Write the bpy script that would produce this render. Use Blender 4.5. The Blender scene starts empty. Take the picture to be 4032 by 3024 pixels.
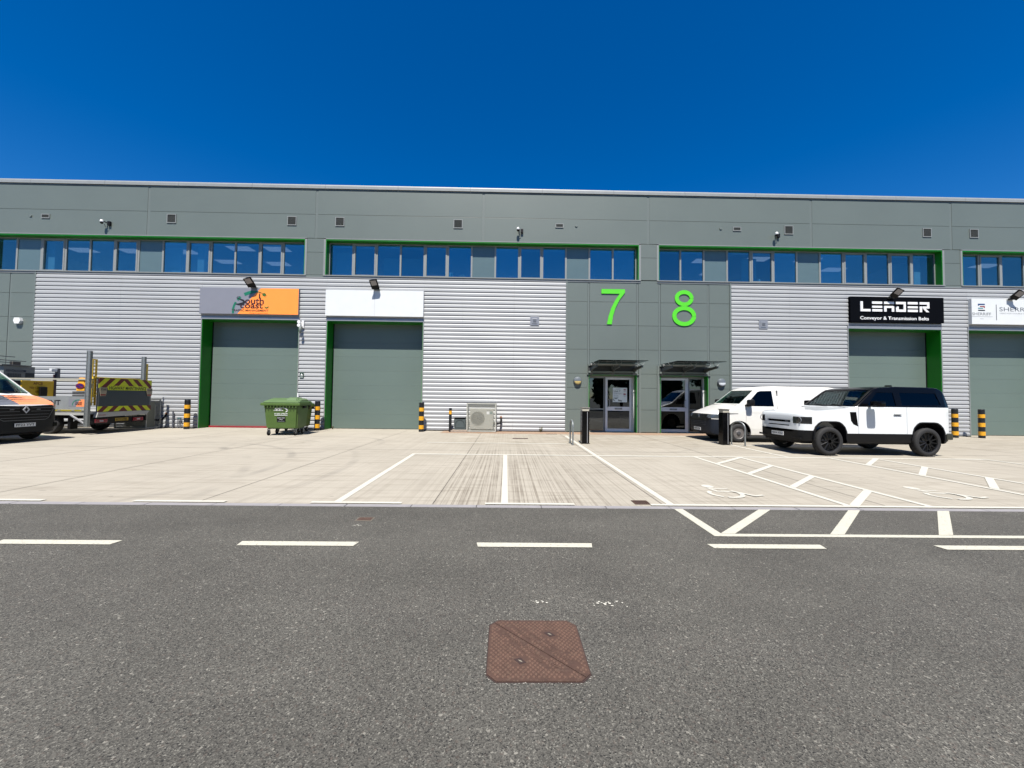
import bpy, bmesh, math, random
from mathutils import Vector, Matrix
random.seed(7)
rad = math.radians
sc = bpy.context.scene
# ------------------------------------------------------------------ camera, sky, sun, exposure
cam_d = bpy.data.cameras.new('camera'); cam = bpy.data.objects.new('camera', cam_d)
sc.collection.objects.link(cam); sc.camera = cam
yaw, pitch, roll, EYE = 0.015, 0.033, 0.0121, 1.548
f_ = Vector((math.sin(yaw)*math.cos(pitch), math.cos(yaw)*math.cos(pitch), math.sin(pitch)))
r_ = Vector((math.cos(yaw), -math.sin(yaw), 0)); u_ = r_.cross(f_)
rr = r_*math.cos(roll)+u_*math.sin(roll); uu = -r_*math.sin(roll)+u_*math.cos(roll)
Mx = Matrix((rr, uu, -f_)).transposed().to_4x4(); Mx.translation = (0, 0, EYE)
cam.matrix_world = Mx
cam_d.sensor_width = 36; cam_d.lens = 36*1547.5/4032; cam_d.clip_end = 3000; cam_d.clip_start = .05
SUN_EL, SUN_AZ = rad(61), rad(183)
sd = Vector((math.sin(SUN_AZ)*math.cos(SUN_EL), math.cos(SUN_AZ)*math.cos(SUN_EL), math.sin(SUN_EL)))
world = bpy.data.worlds.new('World'); sc.world = world; world.use_nodes = True
wn = world.node_tree; bg = wn.nodes['Background']
sky = wn.nodes.new('ShaderNodeTexSky'); sky.sky_type = 'NISHITA'; sky.sun_disc = False
sky.sun_elevation = SUN_EL; sky.sun_rotation = SUN_AZ; sky.altitude = 0
sky.air_density = 1.0; sky.dust_density = 0.0; sky.ozone_density = 6.0
hs = wn.nodes.new('ShaderNodeHueSaturation'); hs.inputs['Saturation'].default_value = 1.36; hs.inputs['Hue'].default_value = .508; hs.inputs['Value'].default_value = 1.0
wn.links.new(sky.outputs[0], hs.inputs['Color']); wn.links.new(hs.outputs[0], bg.inputs[0])
bg.inputs[1].default_value = 0.063
sl = bpy.data.lights.new('sun', 'SUN'); sl.energy = 5.0; sl.angle = rad(.5); sl.color = (1, .955, .88)
sun = bpy.data.objects.new('sun', sl); sc.collection.objects.link(sun)
sun.rotation_euler = (-sd).to_track_quat('-Z', 'Y').to_euler(); sun.location = (0, -10, 30)
sc.view_settings.view_transform = 'Standard'; sc.view_settings.look = 'None'
sc.view_settings.exposure = 1.05; sc.view_settings.gamma = 1; sc.view_settings.use_curve_mapping = False
# ------------------------------------------------------------------ materials
MATS = {}
def mat(name, col, rough=.6, metal=0, var=.06, vscale=3, bump=0, bscale=60, coat=0, emit=0, spec=.5):
    if name in MATS: return MATS[name]
    if not emit: col = tuple(c*(.74 if min(col) > .68 else .45) for c in col)
    m = bpy.data.materials.new(name); m.use_nodes = True; nt = m.node_tree; b = nt.nodes['Principled BSDF']
    b.inputs['Roughness'].default_value = rough; b.inputs['Metallic'].default_value = metal
    b.inputs['Coat Weight'].default_value = coat; b.inputs['Coat Roughness'].default_value = .04
    b.inputs['Specular IOR Level'].default_value = spec
    tc = nt.nodes.new('ShaderNodeTexCoord'); n = nt.nodes.new('ShaderNodeTexNoise')
    n.inputs['Scale'].default_value = vscale; n.inputs['Detail'].default_value = 5
    nt.links.new(tc.outputs['Object'], n.inputs['Vector'])
    cr = nt.nodes.new('ShaderNodeMapRange'); cr.inputs[1].default_value = .3; cr.inputs[2].default_value = .7
    cr.inputs[3].default_value = 1-var; cr.inputs[4].default_value = 1+var
    nt.links.new(n.outputs[0], cr.inputs[0])
    mx = nt.nodes.new('ShaderNodeMix'); mx.data_type = 'RGBA'; mx.blend_type = 'MULTIPLY'; mx.inputs[0].default_value = 1
    mx.inputs[6].default_value = (*col, 1); nt.links.new(cr.outputs[0], mx.inputs[7])
    nt.links.new(mx.outputs[2], b.inputs['Base Color'])
    if bump:
        n2 = nt.nodes.new('ShaderNodeTexNoise'); n2.inputs['Scale'].default_value = bscale; n2.inputs['Detail'].default_value = 3
        nt.links.new(tc.outputs['Object'], n2.inputs['Vector'])
        bp = nt.nodes.new('ShaderNodeBump'); bp.inputs['Strength'].default_value = bump; bp.inputs['Distance'].default_value = .01
        nt.links.new(n2.outputs[0], bp.inputs['Height']); nt.links.new(bp.outputs[0], b.inputs['Normal'])
    if emit:
        b.inputs['Emission Color'].default_value = (*col, 1); b.inputs['Emission Strength'].default_value = emit
    MATS[name] = m; return m
def glassmat(name, tint, fac=.3, gcol=(.9, .95, 1), rough=0.01):
    m = bpy.data.materials.new(name); m.use_nodes = True; nt = m.node_tree; nt.nodes.clear()
    o = nt.nodes.new('ShaderNodeOutputMaterial'); mix = nt.nodes.new('ShaderNodeMixShader')
    t = nt.nodes.new('ShaderNodeBsdfTransparent'); g = nt.nodes.new('ShaderNodeBsdfGlossy')
    t.inputs[0].default_value = (*tint, 1); g.inputs[0].default_value = (*gcol, 1); g.inputs['Roughness'].default_value = rough
    lw = nt.nodes.new('ShaderNodeLayerWeight'); lw.inputs[0].default_value = .35
    tc = nt.nodes.new('ShaderNodeTexCoord'); n = nt.nodes.new('ShaderNodeTexNoise'); n.inputs['Scale'].default_value = 1.2
    nt.links.new(tc.outputs['Object'], n.inputs['Vector'])
    bp = nt.nodes.new('ShaderNodeBump'); bp.inputs['Strength'].default_value = .02; bp.inputs['Distance'].default_value = .02
    nt.links.new(n.outputs[0], bp.inputs['Height']); nt.links.new(bp.outputs[0], g.inputs['Normal'])
    mr = nt.nodes.new('ShaderNodeMapRange'); mr.inputs[3].default_value = fac; mr.inputs[4].default_value = 1
    oi = nt.nodes.new('ShaderNodeObjectInfo'); vr = nt.nodes.new('ShaderNodeMapRange'); vr.inputs[3].default_value = fac*.72; vr.inputs[4].default_value = fac*1.2
    nt.links.new(oi.outputs['Random'], vr.inputs[0]); nt.links.new(vr.outputs[0], mr.inputs[3])
    nt.links.new(lw.outputs['Facing'], mr.inputs[0])
    pw = nt.nodes.new('ShaderNodeMath'); pw.operation = 'POWER'; pw.inputs[1].default_value = 4.5
    nt.links.new(lw.outputs['Facing'], pw.inputs[0]); nt.links.new(pw.outputs[0], mr.inputs[0])
    nt.links.new(mr.outputs[0], mix.inputs[0]); nt.links.new(t.outputs[0], mix.inputs[1]); nt.links.new(g.outputs[0], mix.inputs[2])
    nt.links.new(mix.outputs[0], o.inputs[0]); MATS[name] = m; return m

class NT:
    """small helper for hand-made node materials"""
    def __init__(s, name):
        s.m = bpy.data.materials.new(name); s.m.use_nodes = True; s.t = s.m.node_tree
        s.b = s.t.nodes['Principled BSDF']; s.tc = s.t.nodes.new('ShaderNodeTexCoord'); MATS[name] = s.m
    def n(s, typ, **kw):
        x = s.t.nodes.new(typ)
        for k, v in kw.items(): setattr(x, k, v)
        return x
    def l(s, a, b): s.t.links.new(a, b)
    def mapv(s, scale=(1, 1, 1), loc=(0, 0, 0)):
        m = s.n('ShaderNodeMapping'); m.inputs['Scale'].default_value = scale; m.inputs['Location'].default_value = loc
        s.l(s.tc.outputs['Object'], m.inputs[0]); return m.outputs[0]
    def noise(s, vec, scale, detail=4, rough=.5):
        x = s.n('ShaderNodeTexNoise'); x.inputs['Scale'].default_value = scale; x.inputs['Detail'].default_value = detail
        x.inputs['Roughness'].default_value = rough; s.l(vec, x.inputs['Vector']); return x.outputs[0]
    def voro(s, vec, scale, out='Color', feature='F1'):
        x = s.n('ShaderNodeTexVoronoi', feature=feature); x.inputs['Scale'].default_value = scale; s.l(vec, x.inputs['Vector']); return x.outputs[out]
    def rng(s, v, a, b, c, d):
        x = s.n('ShaderNodeMapRange'); s.l(v, x.inputs[0])
        for i, k in enumerate((a, b, c, d)): x.inputs[i+1].default_value = k
        return x.outputs[0]
    def mix(s, fac, a, b, blend='MIX'):
        x = s.n('ShaderNodeMix', data_type='RGBA', blend_type=blend)
        for sock, v in ((0, fac), (6, a), (7, b)):
            if isinstance(v, (int, float)): x.inputs[sock].default_value = v if sock == 0 else (v, v, v, 1)
            elif isinstance(v, tuple): x.inputs[sock].default_value = (*v, 1)
            else: s.l(v, x.inputs[sock])
        return x.outputs[2]
    def math(s, op, a, b=0):
        x = s.n('ShaderNodeMath', operation=op)
        for i, v in enumerate((a, b)):
            if isinstance(v, (int, float)): x.inputs[i].default_value = v
            else: s.l(v, x.inputs[i])
        return x.outputs[0]
    def bump(s, h, strength, dist):
        x = s.n('ShaderNodeBump'); x.inputs['Strength'].default_value = strength; x.inputs['Distance'].default_value = dist
        s.l(h, x.inputs['Height']); s.l(x.outputs[0], s.b.inputs['Normal'])
    def xyz(s):
        x = s.n('ShaderNodeSeparateXYZ'); s.l(s.tc.outputs['Object'], x.inputs[0]); return x.outputs

def m_asphalt():
    s = NT('asphalt'); v = s.mapv()
    cell = s.n('ShaderNodeSeparateColor'); s.l(s.voro(v, 165), cell.inputs[0])
    cell2 = s.n('ShaderNodeSeparateColor'); s.l(s.voro(v, 88), cell2.inputs[0])
    c = s.mix(cell.outputs[0], (.050, .0475, .041), (.138, .131, .113))
    c = s.mix(s.rng(cell.outputs[1], .90, .96, 0, .8), c, (.25, .24, .205))
    c = s.mix(s.rng(cell2.outputs[1], .988, .992, 0, .6), c, (.36, .34, .29))
    c = s.mix(s.rng(cell.outputs[2], .93, .96, 0, .85), c, (.016, .016, .016))
    c = s.mix(s.rng(cell2.outputs[2], .95, .97, 0, .25), c, (.14, .10, .08))
    c = s.mix(.85, c, s.rng(s.noise(v, .9, 6, .6), .3, .7, .80, 1.15), 'MULTIPLY')
    c = s.mix(.7, c, s.rng(s.noise(s.mapv((.25, 2, 1)), .8, 4), .3, .7, .9, 1.1), 'MULTIPLY')
    s.l(c, s.b.inputs['Base Color']); s.b.inputs['Roughness'].default_value = .85
    s.b.inputs['Specular IOR Level'].default_value = .3
    h = s.math('ADD', s.voro(v, 165, 'Distance'), s.noise(v, 160, 2)); s.bump(h, .55, .006)
    return s.m
def m_concrete():
    s = NT('concrete'); x, y, z = s.xyz(); v = s.mapv()
    base = s.mix(s.rng(s.noise(v, .45, 6, .6), .3, .7, 0, 1), (.385, .352, .290), (.455, .416, .345))
    base = s.mix(.8, base, s.rng(s.noise(v, 55, 4, .7), .25, .75, .88, 1.10), 'MULTIPLY')
    # long streaks across the slab (tyre and water marks), drawn out along X
    st = s.noise(s.mapv((.55, 5.5, 1)), 1.3, 7, .62)
    base = s.mix(s.rng(st, .50, .70, 0, .55), base, (.25, .218, .170))
    # brushed grooves running towards the building, dirt caught in them over the bays
    g = s.noise(s.mapv((24, .10, 1)), 1.0, 4, .7)
    g2 = s.noise(s.mapv((3, 1.1, 1)), 1.6, 6, .65)
    r1 = s.rng(x, -1.06, -1.0, 0, 1); r2 = s.rng(x, 2.9, .6, .25, 1); r3 = s.rng(y, 12.6, 10.7, .12, 1)
    reg = s.math('MULTIPLY', s.math('MULTIPLY', r1, r2), r3)
    gr = s.math('MULTIPLY', s.rng(g, .47, .58, 0, 1), s.rng(g2, .30, .60, .30, 1))
    faint = s.math('MULTIPLY', gr, s.rng(x, -4.5, 3, .20, .34))
    dirt = s.math('MAXIMUM', s.math('MULTIPLY', gr, reg), faint)
    base = s.mix(s.math('MULTIPLY', dirt, .80), base, (.17, .142, .108))
    # damp grey staining in front of the wall
    w = s.math('MULTIPLY', s.rng(y, 11.5, 13.2, 0, 1), s.rng(s.noise(s.mapv((.7, 2.4, 1)), 1.5, 6, .65), .42, .62, 0, 1))
    w = s.math('MULTIPLY', w, s.rng(x, -3.4, -1, 0, 1))
    base = s.mix(s.math('MULTIPLY', w, .45), base, (.225, .188, .132))
    for cx, cy, rr_, a_ in ((-9.5, 8.0, 4.6, .22), (-9.5, 8.0, 6.1, .18), (-6.2, 12.6, 2.2, .25), (-13, 4.5, 8.5, .16), (13.5, 15.5, 5.2, .2), (3.5, 14.2, 3.1, .16)):
        dx = s.math('SUBTRACT', x, cx); dy = s.math('SUBTRACT', y, cy)
        dd = s.math('SQRT', s.math('ADD', s.math('MULTIPLY', dx, dx), s.math('MULTIPLY', dy, dy)))
        bnd = s.rng(s.math('ABSOLUTE', s.math('SUBTRACT', dd, rr_)), .05, .13, 1, 0)
        bnd = s.math('MULTIPLY', bnd, s.rng(s.noise(v, .8, 5), .42, .6, 0, 1))
        base = s.mix(s.math('MULTIPLY', bnd, a_*1.3), base, (.15, .14, .125))
    sp = s.n('ShaderNodeSeparateColor'); s.l(s.voro(s.mapv((1, 2.6, 1)), 2.1), sp.inputs[0])
    spot = s.math('MULTIPLY', s.rng(s.voro(s.mapv((1, 3.0, 1)), 2.1, 'Distance'), .16, .10, 0, 1), s.rng(sp.outputs[0], .86, .9, 0, .5))
    base = s.mix(spot, base, (.16, .14, .115))
    s.l(base, s.b.inputs['Base Color']); s.b.inputs['Roughness'].default_value = .9
    s.b.inputs['Specular IOR Level'].default_value = .25
    h = s.math('ADD', s.noise(s.mapv((26, .5, 1)), 1, 4), s.noise(v, 90, 3)); s.bump(h, .3, .006)
    return s.m
def m_paint(name, col, wear):
    s = NT(name); v = s.mapv()
    w = s.rng(s.noise(v, 38, 6, .75), .30+wear, .27+wear, 0, 1)
    w2 = s.rng(s.voro(v, 28, 'Distance', 'DISTANCE_TO_EDGE'), .03, .0, 0, 1 if wear > .05 else .25)
    c = s.mix(s.rng(s.noise(v, 5, 5, .6), .3, .7, .0, .4), col, tuple(k*.86 for k in col))
    c = s.mix(s.math('MAXIMUM', w, s.math('MULTIPLY', w2, .5)), c, (.20, .185, .155))
    s.l(c, s.b.inputs['Base Color']); s.b.inputs['Roughness'].default_value = .7; s.bump(s.noise(v, 90, 3), .4, .004)
    return s.m
def m_cladding(name, col, ribs=0.0, streak=.03):
    s = NT(name); v = s.mapv()
    oi = s.n('ShaderNodeObjectInfo'); k = s.rng(oi.outputs['Random'], 0, 1, .985, 1.02)
    c = s.mix(.9, col, s.rng(s.noise(v, .7, 5), .3, .7, 1-streak, 1+streak), 'MULTIPLY')
    c = s.mix(1, c, k, 'MULTIPLY')
    c = s.mix(s.rng(s.noise(s.mapv((5, 1, .25)), 1.4, 6, .7), .62, .80, 0, .10), c, (.28, .29, .27))
    s.l(c, s.b.inputs['Base Color']); s.b.inputs['Roughness'].default_value = .42; s.b.inputs['Metallic'].default_value = .0
    wv = s.n('ShaderNodeTexWave', wave_type='BANDS', bands_direction='Z'); wv.inputs['Scale'].default_value = 6
    s.l(v, wv.inputs['Vector'])
    if ribs: s.bump(wv.outputs[1], ribs, .004)
    return s.m
def m_rib():
    s = NT('silver ribbed metal'); v = s.mapv()
    c = s.mix(.9, (.400, .410, .418), s.rng(s.noise(s.mapv((.6, 1, .6)), .9, 5), .3, .7, .96, 1.04), 'MULTIPLY')
    c = s.mix(s.rng(s.noise(s.mapv((8, 1, .5)), 1.2, 6, .7), .60, .8, 0, .18), c, (.28, .27, .25))
    s.l(c, s.b.inputs['Base Color']); s.b.inputs['Roughness'].default_value = .48; s.b.inputs['Metallic'].default_value = .0
    s.bump(s.noise(s.mapv((2, 1, 3)), 2, 3), .06, .01)
    return s.m
def m_chevron(name, pitch, a, b, axis='Y'):
    s = NT(name); x, y, z = s.xyz()
    ax = y if axis == 'Y' else x
    k = s.math('SUBTRACT', s.math('ABSOLUTE', ax), z) if False else s.math('ADD', s.math('ABSOLUTE', ax), z)
    t = s.math('MODULO', s.math('ADD', s.math('DIVIDE', k, pitch), 10), 1)
    c = s.mix(s.math('GREATER_THAN', t, .5), a, b)
    c = s.mix(.8, c, s.rng(s.noise(s.mapv(), 8, 4), .3, .7, .9, 1.08), 'MULTIPLY')
    s.l(c, s.b.inputs['Base Color']); s.b.inputs['Roughness'].default_value = .45; return s.m
def m_glow(name, col, st): return mat(name, col, .5, emit=st)

ASPH, CONC = m_asphalt(), m_concrete()
PAINT_R, PAINT_C = m_paint('road paint', (.41, .395, .325), .12), m_paint('bay paint', (.42, .405, .35), .03)
GREY = m_cladding('grey cladding', (.143, .171, .155), .05)
GREYT = m_cladding('grey trim', (.158, .184, .170))
RIB = m_rib()
DOORM = m_cladding('door panel grey green', (.135, .182, .160), .12)
GREEN = mat('green reveal', (.002, .30, .001), .45, var=.08, vscale=1.5)
FRAME = mat('window frame grey', (.40, .42, .41), .4, var=.04)
SPAN = mat('spandrel infill', (.17, .25, .26), .25, var=.03, coat=.4)
DARK = mat('dark interior', (.02, .022, .025), .9)
BLACKP = mat('black plastic', (.010, .010, .012), .5, var=.2, spec=.2)
BLACKG = mat('black gloss', (.005, .005, .006), .15, coat=.0, spec=.16)
WHITEP = mat('white paint', (.80, .80, .79), .3, coat=.7, var=.02)
WHITEV = mat('van white paint', (.80, .785, .74), .3, coat=.6, var=.025, vscale=6)
SILV = mat('brushed aluminium', (.56, .57, .60), .35, .4, var=.05)
GALV = mat('galvanised steel', (.42, .45, .45), .45, .5, var=.15, vscale=20)
GLASS = glassmat('office glass', (.50, .66, .74), .24, (.62, .86, .86))
GLASSD = glassmat('entrance glass', (.20, .22, .24), .10, (.9, .95, 1))
GLASSC = glassmat('car glass', (.62, .78, .72), .07)
GLASST = glassmat('tinted glass', (.10, .13, .15), .025)
GLASSN = glassmat('canopy glass', (.12, .16, .16), .06)
RUST = None

def scaled(m, k):
    t = m.node_tree; b = t.nodes['Principled BSDF']; lk = b.inputs['Base Color'].links
    if not lk: return
    src = lk[0].from_socket; x = t.nodes.new('ShaderNodeMix'); x.data_type = 'RGBA'; x.blend_type = 'MULTIPLY'; x.inputs[0].default_value = 1
    x.inputs[7].default_value = (k, k, k, 1); t.links.new(src, x.inputs[6]); t.links.new(x.outputs[2], b.inputs['Base Color'])
for m_ in (ASPH, CONC, GREY, GREYT, RIB, DOORM): scaled(m_, .68)
# ------------------------------------------------------------------ mesh helpers
COL = sc.collection
def link(o, parent=None):
    COL.objects.link(o)
    if parent is not None: o.parent = parent
    return o
class MB:
    def __init__(s): s.v = []; s.f = []; s.mi = []
    def quad(s, pts, mi=0):
        b = len(s.v); s.v += [tuple(p) for p in pts]; s.f.append(tuple(range(b, b+len(pts)))); s.mi.append(mi); return s
    def box(s, x0, x1, y0, y1, z0, z1, mi=0):
        if x0 > x1: x0, x1 = x1, x0
        if y0 > y1: y0, y1 = y1, y0
        if z0 > z1: z0, z1 = z1, z0
        b = len(s.v); s.v += [(x, y, z) for z in (z0, z1) for y in (y0, y1) for x in (x0, x1)]
        for f in ((0, 2, 3, 1), (4, 5, 7, 6), (0, 1, 5, 4), (2, 6, 7, 3), (0, 4, 6, 2), (1, 3, 7, 5)):
            s.f.append(tuple(b+i for i in f)); s.mi.append(mi)
        return s
    def cbox(s, x0, x1, y0, y1, z0, z1, c=.01, mi=0):
        bm = bmesh.new(); bmesh.ops.create_cube(bm, size=1)
        for v in bm.verts: v.co = Vector(((x0+x1)/2+v.co.x*(x1-x0), (y0+y1)/2+v.co.y*(y1-y0), (z0+z1)/2+v.co.z*(z1-z0)))
        bmesh.ops.bevel(bm, geom=bm.edges[:], offset=c, segments=2, affect='EDGES', profile=.6)
        s.bm(bm, mi); return s
    def bm(s, bm, mi=0):
        bm.verts.index_update(); b = len(s.v); s.v += [tuple(v.co) for v in bm.verts]
        for f in bm.faces: s.f.append(tuple(b+v.index for v in f.verts)); s.mi.append(mi)
        bm.free(); return s
    def prism(s, poly, axis, a, b_, mi=0):
        """poly of 2-D points extruded along axis ('X': pts=(y,z), 'Y': (x,z), 'Z': (x,y)) from a to b"""
        def P(p, t): return {'X': (t, p[0], p[1]), 'Y': (p[0], t, p[1]), 'Z': (p[0], p[1], t)}[axis]
        n = len(poly); b = len(s.v); s.v += [P(p, a) for p in poly]+[P(p, b_) for p in poly]
        area = sum(poly[i][0]*poly[(i+1) % n][1]-poly[(i+1) % n][0]*poly[i][1] for i in range(n))
        flip = (area > 0) ^ (axis == 'Y') ^ (b_ < a)
        lo = tuple(b+i for i in range(n)); hi = tuple(b+n+i for i in range(n))
        s.f.append(lo[::-1] if flip else lo); s.f.append(hi if flip else hi[::-1]); s.mi += [mi, mi]
        for i in range(n):
            j = (i+1) % n; q = (b+i, b+j, b+n+j, b+n+i); s.f.append(q if flip else q[::-1]); s.mi.append(mi)
        return s
    def tube(s, pts, r, n=8, mi=0, cap=True):
        pts = [Vector(p) for p in pts]; b = len(s.v); k = len(pts)
        up = Vector((0, 0, 1)); prev = None
        for i, p in enumerate(pts):
            d = (pts[min(i+1, k-1)]-pts[max(i-1, 0)]).normalized()
            a = (prev - d*prev.dot(d)) if prev is not None else (up.cross(d) if abs(d.dot(up)) < .95 else Vector((1, 0, 0)).cross(d))
            a.normalize(); prev = a; c = d.cross(a)
            ri = r[i] if isinstance(r, (list, tuple)) else r
            for j in range(n):
                t = 2*math.pi*j/n; s.v.append(tuple(p+a*math.cos(t)*ri+c*math.sin(t)*ri))
        for i in range(k-1):
            for j in range(n):
                j2 = (j+1) % n; s.f.append((b+i*n+j, b+i*n+j2, b+(i+1)*n+j2, b+(i+1)*n+j)); s.mi.append(mi)
        if cap:
            s.f.append(tuple(b+j for j in range(n))[::-1]); s.f.append(tuple(b+(k-1)*n+j for j in range(n))); s.mi += [mi, mi]
        return s
    def lathe(s, prof, axis='Z', c=(0, 0, 0), n=24, mi=0, closed=False):
        """prof: (radius, height) pairs"""
        b = len(s.v); k = len(prof)
        for r, h in prof:
            for j in range(n):
                t = 2*math.pi*j/n; a, d = r*math.cos(t), r*math.sin(t)
                p = {'Z': (a, d, h), 'Y': (d, h, a), 'X': (h, a, d)}[axis]
                s.v.append((p[0]+c[0], p[1]+c[1], p[2]+c[2]))
        rng = range(k if closed else k-1)
        for i in rng:
            i2 = (i+1) % k
            for j in range(n):
                j2 = (j+1) % n; s.f.append((b+i*n+j, b+i*n+j2, b+i2*n+j2, b+i2*n+j)); s.mi.append(mi)
        if not closed:
            s.f.append(tuple(b+j for j in range(n))[::-1]); s.f.append(tuple(b+(k-1)*n+j for j in range(n))); s.mi += [mi, mi]
        return s
    def mesh(s, name, mats):
        me = bpy.data.meshes.new(name); me.from_pydata(s.v, [], s.f)
        for m in (mats if isinstance(mats, (list, tuple)) else [mats]): me.materials.append(m)
        if any(s.mi): me.polygons.foreach_set('material_index', s.mi)
        bm = bmesh.new(); bm.from_mesh(me); bmesh.ops.recalc_face_normals(bm, faces=bm.faces[:]); bm.to_mesh(me); bm.free()
        return me
    def build(s, name, mats, parent=None, smooth=0, loc=None, label=None):
        me = s.mesh(name, mats)
        if smooth:
            me.polygons.foreach_set('use_smooth', [True]*len(me.polygons)); me.set_sharp_from_angle(angle=rad(smooth))
        o = bpy.data.objects.new(name, me); link(o, parent)
        if loc: o.location = loc
        if label: o['label'] = label
        return o
def tag(o, label=None, cat=None, group=None, kind=None):
    if label: o['label'] = label
    if cat: o['category'] = cat
    if group: o['group'] = group
    if kind: o['kind'] = kind
    return o
def thing(name, label, cat, loc=(0, 0, 0), rotz=0, group=None):
    o = bpy.data.objects.new(name, None); COL.objects.link(o); o.empty_display_size = .2
    o.location = loc; o.rotation_euler = (0, 0, rotz); return tag(o, label, cat, group)
def dup(root, loc, label=None, rotz=None):
    r = root.copy(); COL.objects.link(r); r.location = loc
    if rotz is not None: r.rotation_euler = (0, 0, rotz)
    if label: r['label'] = label
    for ch in list(root.children):
        c = ch.copy(); COL.objects.link(c); c.parent = r
        for g in list(ch.children):
            d = g.copy(); COL.objects.link(d); d.parent = c
    return r
def text(s, name, m, parent, center, U, V, w, h, bold=0, ext=.003, shear=0, smallcaps=False):
    cu = bpy.data.curves.new('t', 'FONT'); cu.body = s; cu.size = 1; cu.offset = bold*.45; cu.extrude = 0; cu.resolution_u = 3; cu.shear = shear
    to = bpy.data.objects.new('t', cu); COL.objects.link(to); bpy.context.view_layer.update()
    me = bpy.data.meshes.new_from_object(to.evaluated_get(bpy.context.evaluated_depsgraph_get()))
    bpy.data.objects.remove(to); bpy.data.curves.remove(cu)
    xs = [v.co.x for v in me.vertices]; ys = [v.co.y for v in me.vertices]
    x0, x1, y0, y1 = min(xs), max(xs), min(ys), max(ys); U, V = Vector(U), Vector(V); N = U.cross(V).normalized(); C = Vector(center)
    sx, sy = w/(x1-x0), h/(y1-y0)
    for v in me.vertices: v.co = C+U*((v.co.x-(x0+x1)/2)*sx)+V*((v.co.y-(y0+y1)/2)*sy)+N*ext
    me.materials.clear(); me.materials.append(m); me.name = name
    return link(bpy.data.objects.new(name, me), parent)
def polys(name, m, parent, ps, O, U, V, ext=.003, th=.0):
    """flat or thick polygons given in a local (u,v) plane"""
    U, V, O = Vector(U), Vector(V), Vector(O); N = U.cross(V).normalized(); b = MB()
    for p in ps:
        n = len(p)
        if th:
            k = len(b.v); b.v += [tuple(O+U*a+V*c+N*ext) for a, c in p]+[tuple(O+U*a+V*c+N*(ext+th)) for a, c in p]
            b.f.append(tuple(range(k, k+n))); b.f.append(tuple(range(k+n, k+2*n))); b.mi += [0, 0]
            for i in range(n): j = (i+1) % n; b.f.append((k+i, k+j, k+n+j, k+n+i)); b.mi.append(0)
        else: b.quad([O+U*a+V*c+N*ext for a, c in p])
    return b.build(name, m, parent)
def strip(pts, w):
    """quads following a 2-D polyline with width w (number or list)"""
    out = []; L = []; n = len(pts)
    for i, p in enumerate(pts):
        a = Vector(pts[max(i-1, 0)]); c = Vector(pts[min(i+1, n-1)]); d = (c-a).normalized(); q = Vector((-d.y, d.x))
        wi = (w[i] if isinstance(w, (list, tuple)) else w)/2
        L.append((Vector(p)+q*wi, Vector(p)-q*wi))
    for i in range(n-1): out.append([tuple(L[i][0]), tuple(L[i][1]), tuple(L[i+1][1]), tuple(L[i+1][0])])
    return out
def arc(cx, cy, r, a0, a1, n=12, ry=None):
    ry = ry or r
    return [(cx+r*math.cos(rad(a0+(a1-a0)*i/n)), cy+ry*math.sin(rad(a0+(a1-a0)*i/n))) for i in range(n+1)]
XU, YU, ZU = (1, 0, 0), (0, 1, 0), (0, 0, 1)

# ------------------------------------------------------------------ ground
def sheet(name, rect, z, m, n=1):
    x0, x1, y0, y1 = rect; return tag(MB().quad([(x0, y0, z), (x1, y0, z), (x1, y1, z), (x0, y1, z)]).build(name, m), kind='structure')
sheet('ground', (-900, 900, -900, 900), -.02, mat('far ground', (.16, .16, .12), .9, var=.2, vscale=.05))
sheet('road', (-60, 60, -9, 5.545), 0, ASPH)
sheet('forecourt', (-60, 60, 5.675, 19.0), 0, CONC)
# concrete channel stones between road and forecourt
kerb = tag(MB().box(-60, 60, 5.545, 5.675, -.1, -.006).build('kerb', mat('kerb bed', (.1, .095, .09), .9)), kind='structure')
KM = mat('kerb concrete', (.44, .42, .43), .8, var=.10, vscale=5, bump=.2, bscale=60)
ks = MB().cbox(-.453, .453, 5.552, 5.668, -.05, .004, .004).mesh('kerb_stone', KM)
for i in range(-14, 21):
    o = bpy.data.objects.new('kerb_stone', ks); o.location = (i*.915+.06+random.uniform(-.003, .003), random.uniform(-.003, .003), random.uniform(-.001, .001)); link(o, kerb)
# slab joints
JM = mat('joint sealant', (.20, .175, .14), .9, var=.3, vscale=8)
j = MB()
for x in (-14.4, -11.05, -7.71, -4.37, -1.03, 2.31, 5.65, 8.99, 12.33, 15.67):
    j.quad([(x-.008, 5.69, .002), (x+.008, 5.69, .002), (x+.008, 17.6, .002), (x-.008, 17.6, .002)])
for y in (11.35,): j.quad([(-24, y-.008, .0021), (24, y-.008, .0021), (24, y+.008, .0021), (-24, y+.008, .0021)])
tag(j.build('slab_joints', JM), kind='structure')
# block paving along the wall
s = NT('clay paving'); br = s.n('ShaderNodeTexBrick'); br.inputs['Scale'].default_value = 5
br.inputs['Color1'].default_value = (.32, .18, .115, 1); br.inputs['Color2'].default_value = (.37, .24, .16, 1); br.inputs['Mortar'].default_value = (.26, .20, .13, 1)
s.l(s.mapv(), br.inputs['Vector']); pc = s.mix(s.rng(s.noise(s.mapv(), 4, 5), .4, .65, 0, .6), br.outputs[0], (.33, .26, .18))
s.l(pc, s.b.inputs['Base Color']); s.b.inputs['Roughness'].default_value = .9
tag(MB().box(-2.75, 10.4, 16.62, 17.62, -.04, .006).build('paving', s.m), kind='structure')
tag(MB().box(-2.36, -1.66, 16.98, 17.55, 0, .085).build('meter_plinth', mat('plinth concrete', (.52, .42, .33), .9, var=.15, vscale=12)), 'low concrete plinth under the grey meter box', 'plinth')

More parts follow.
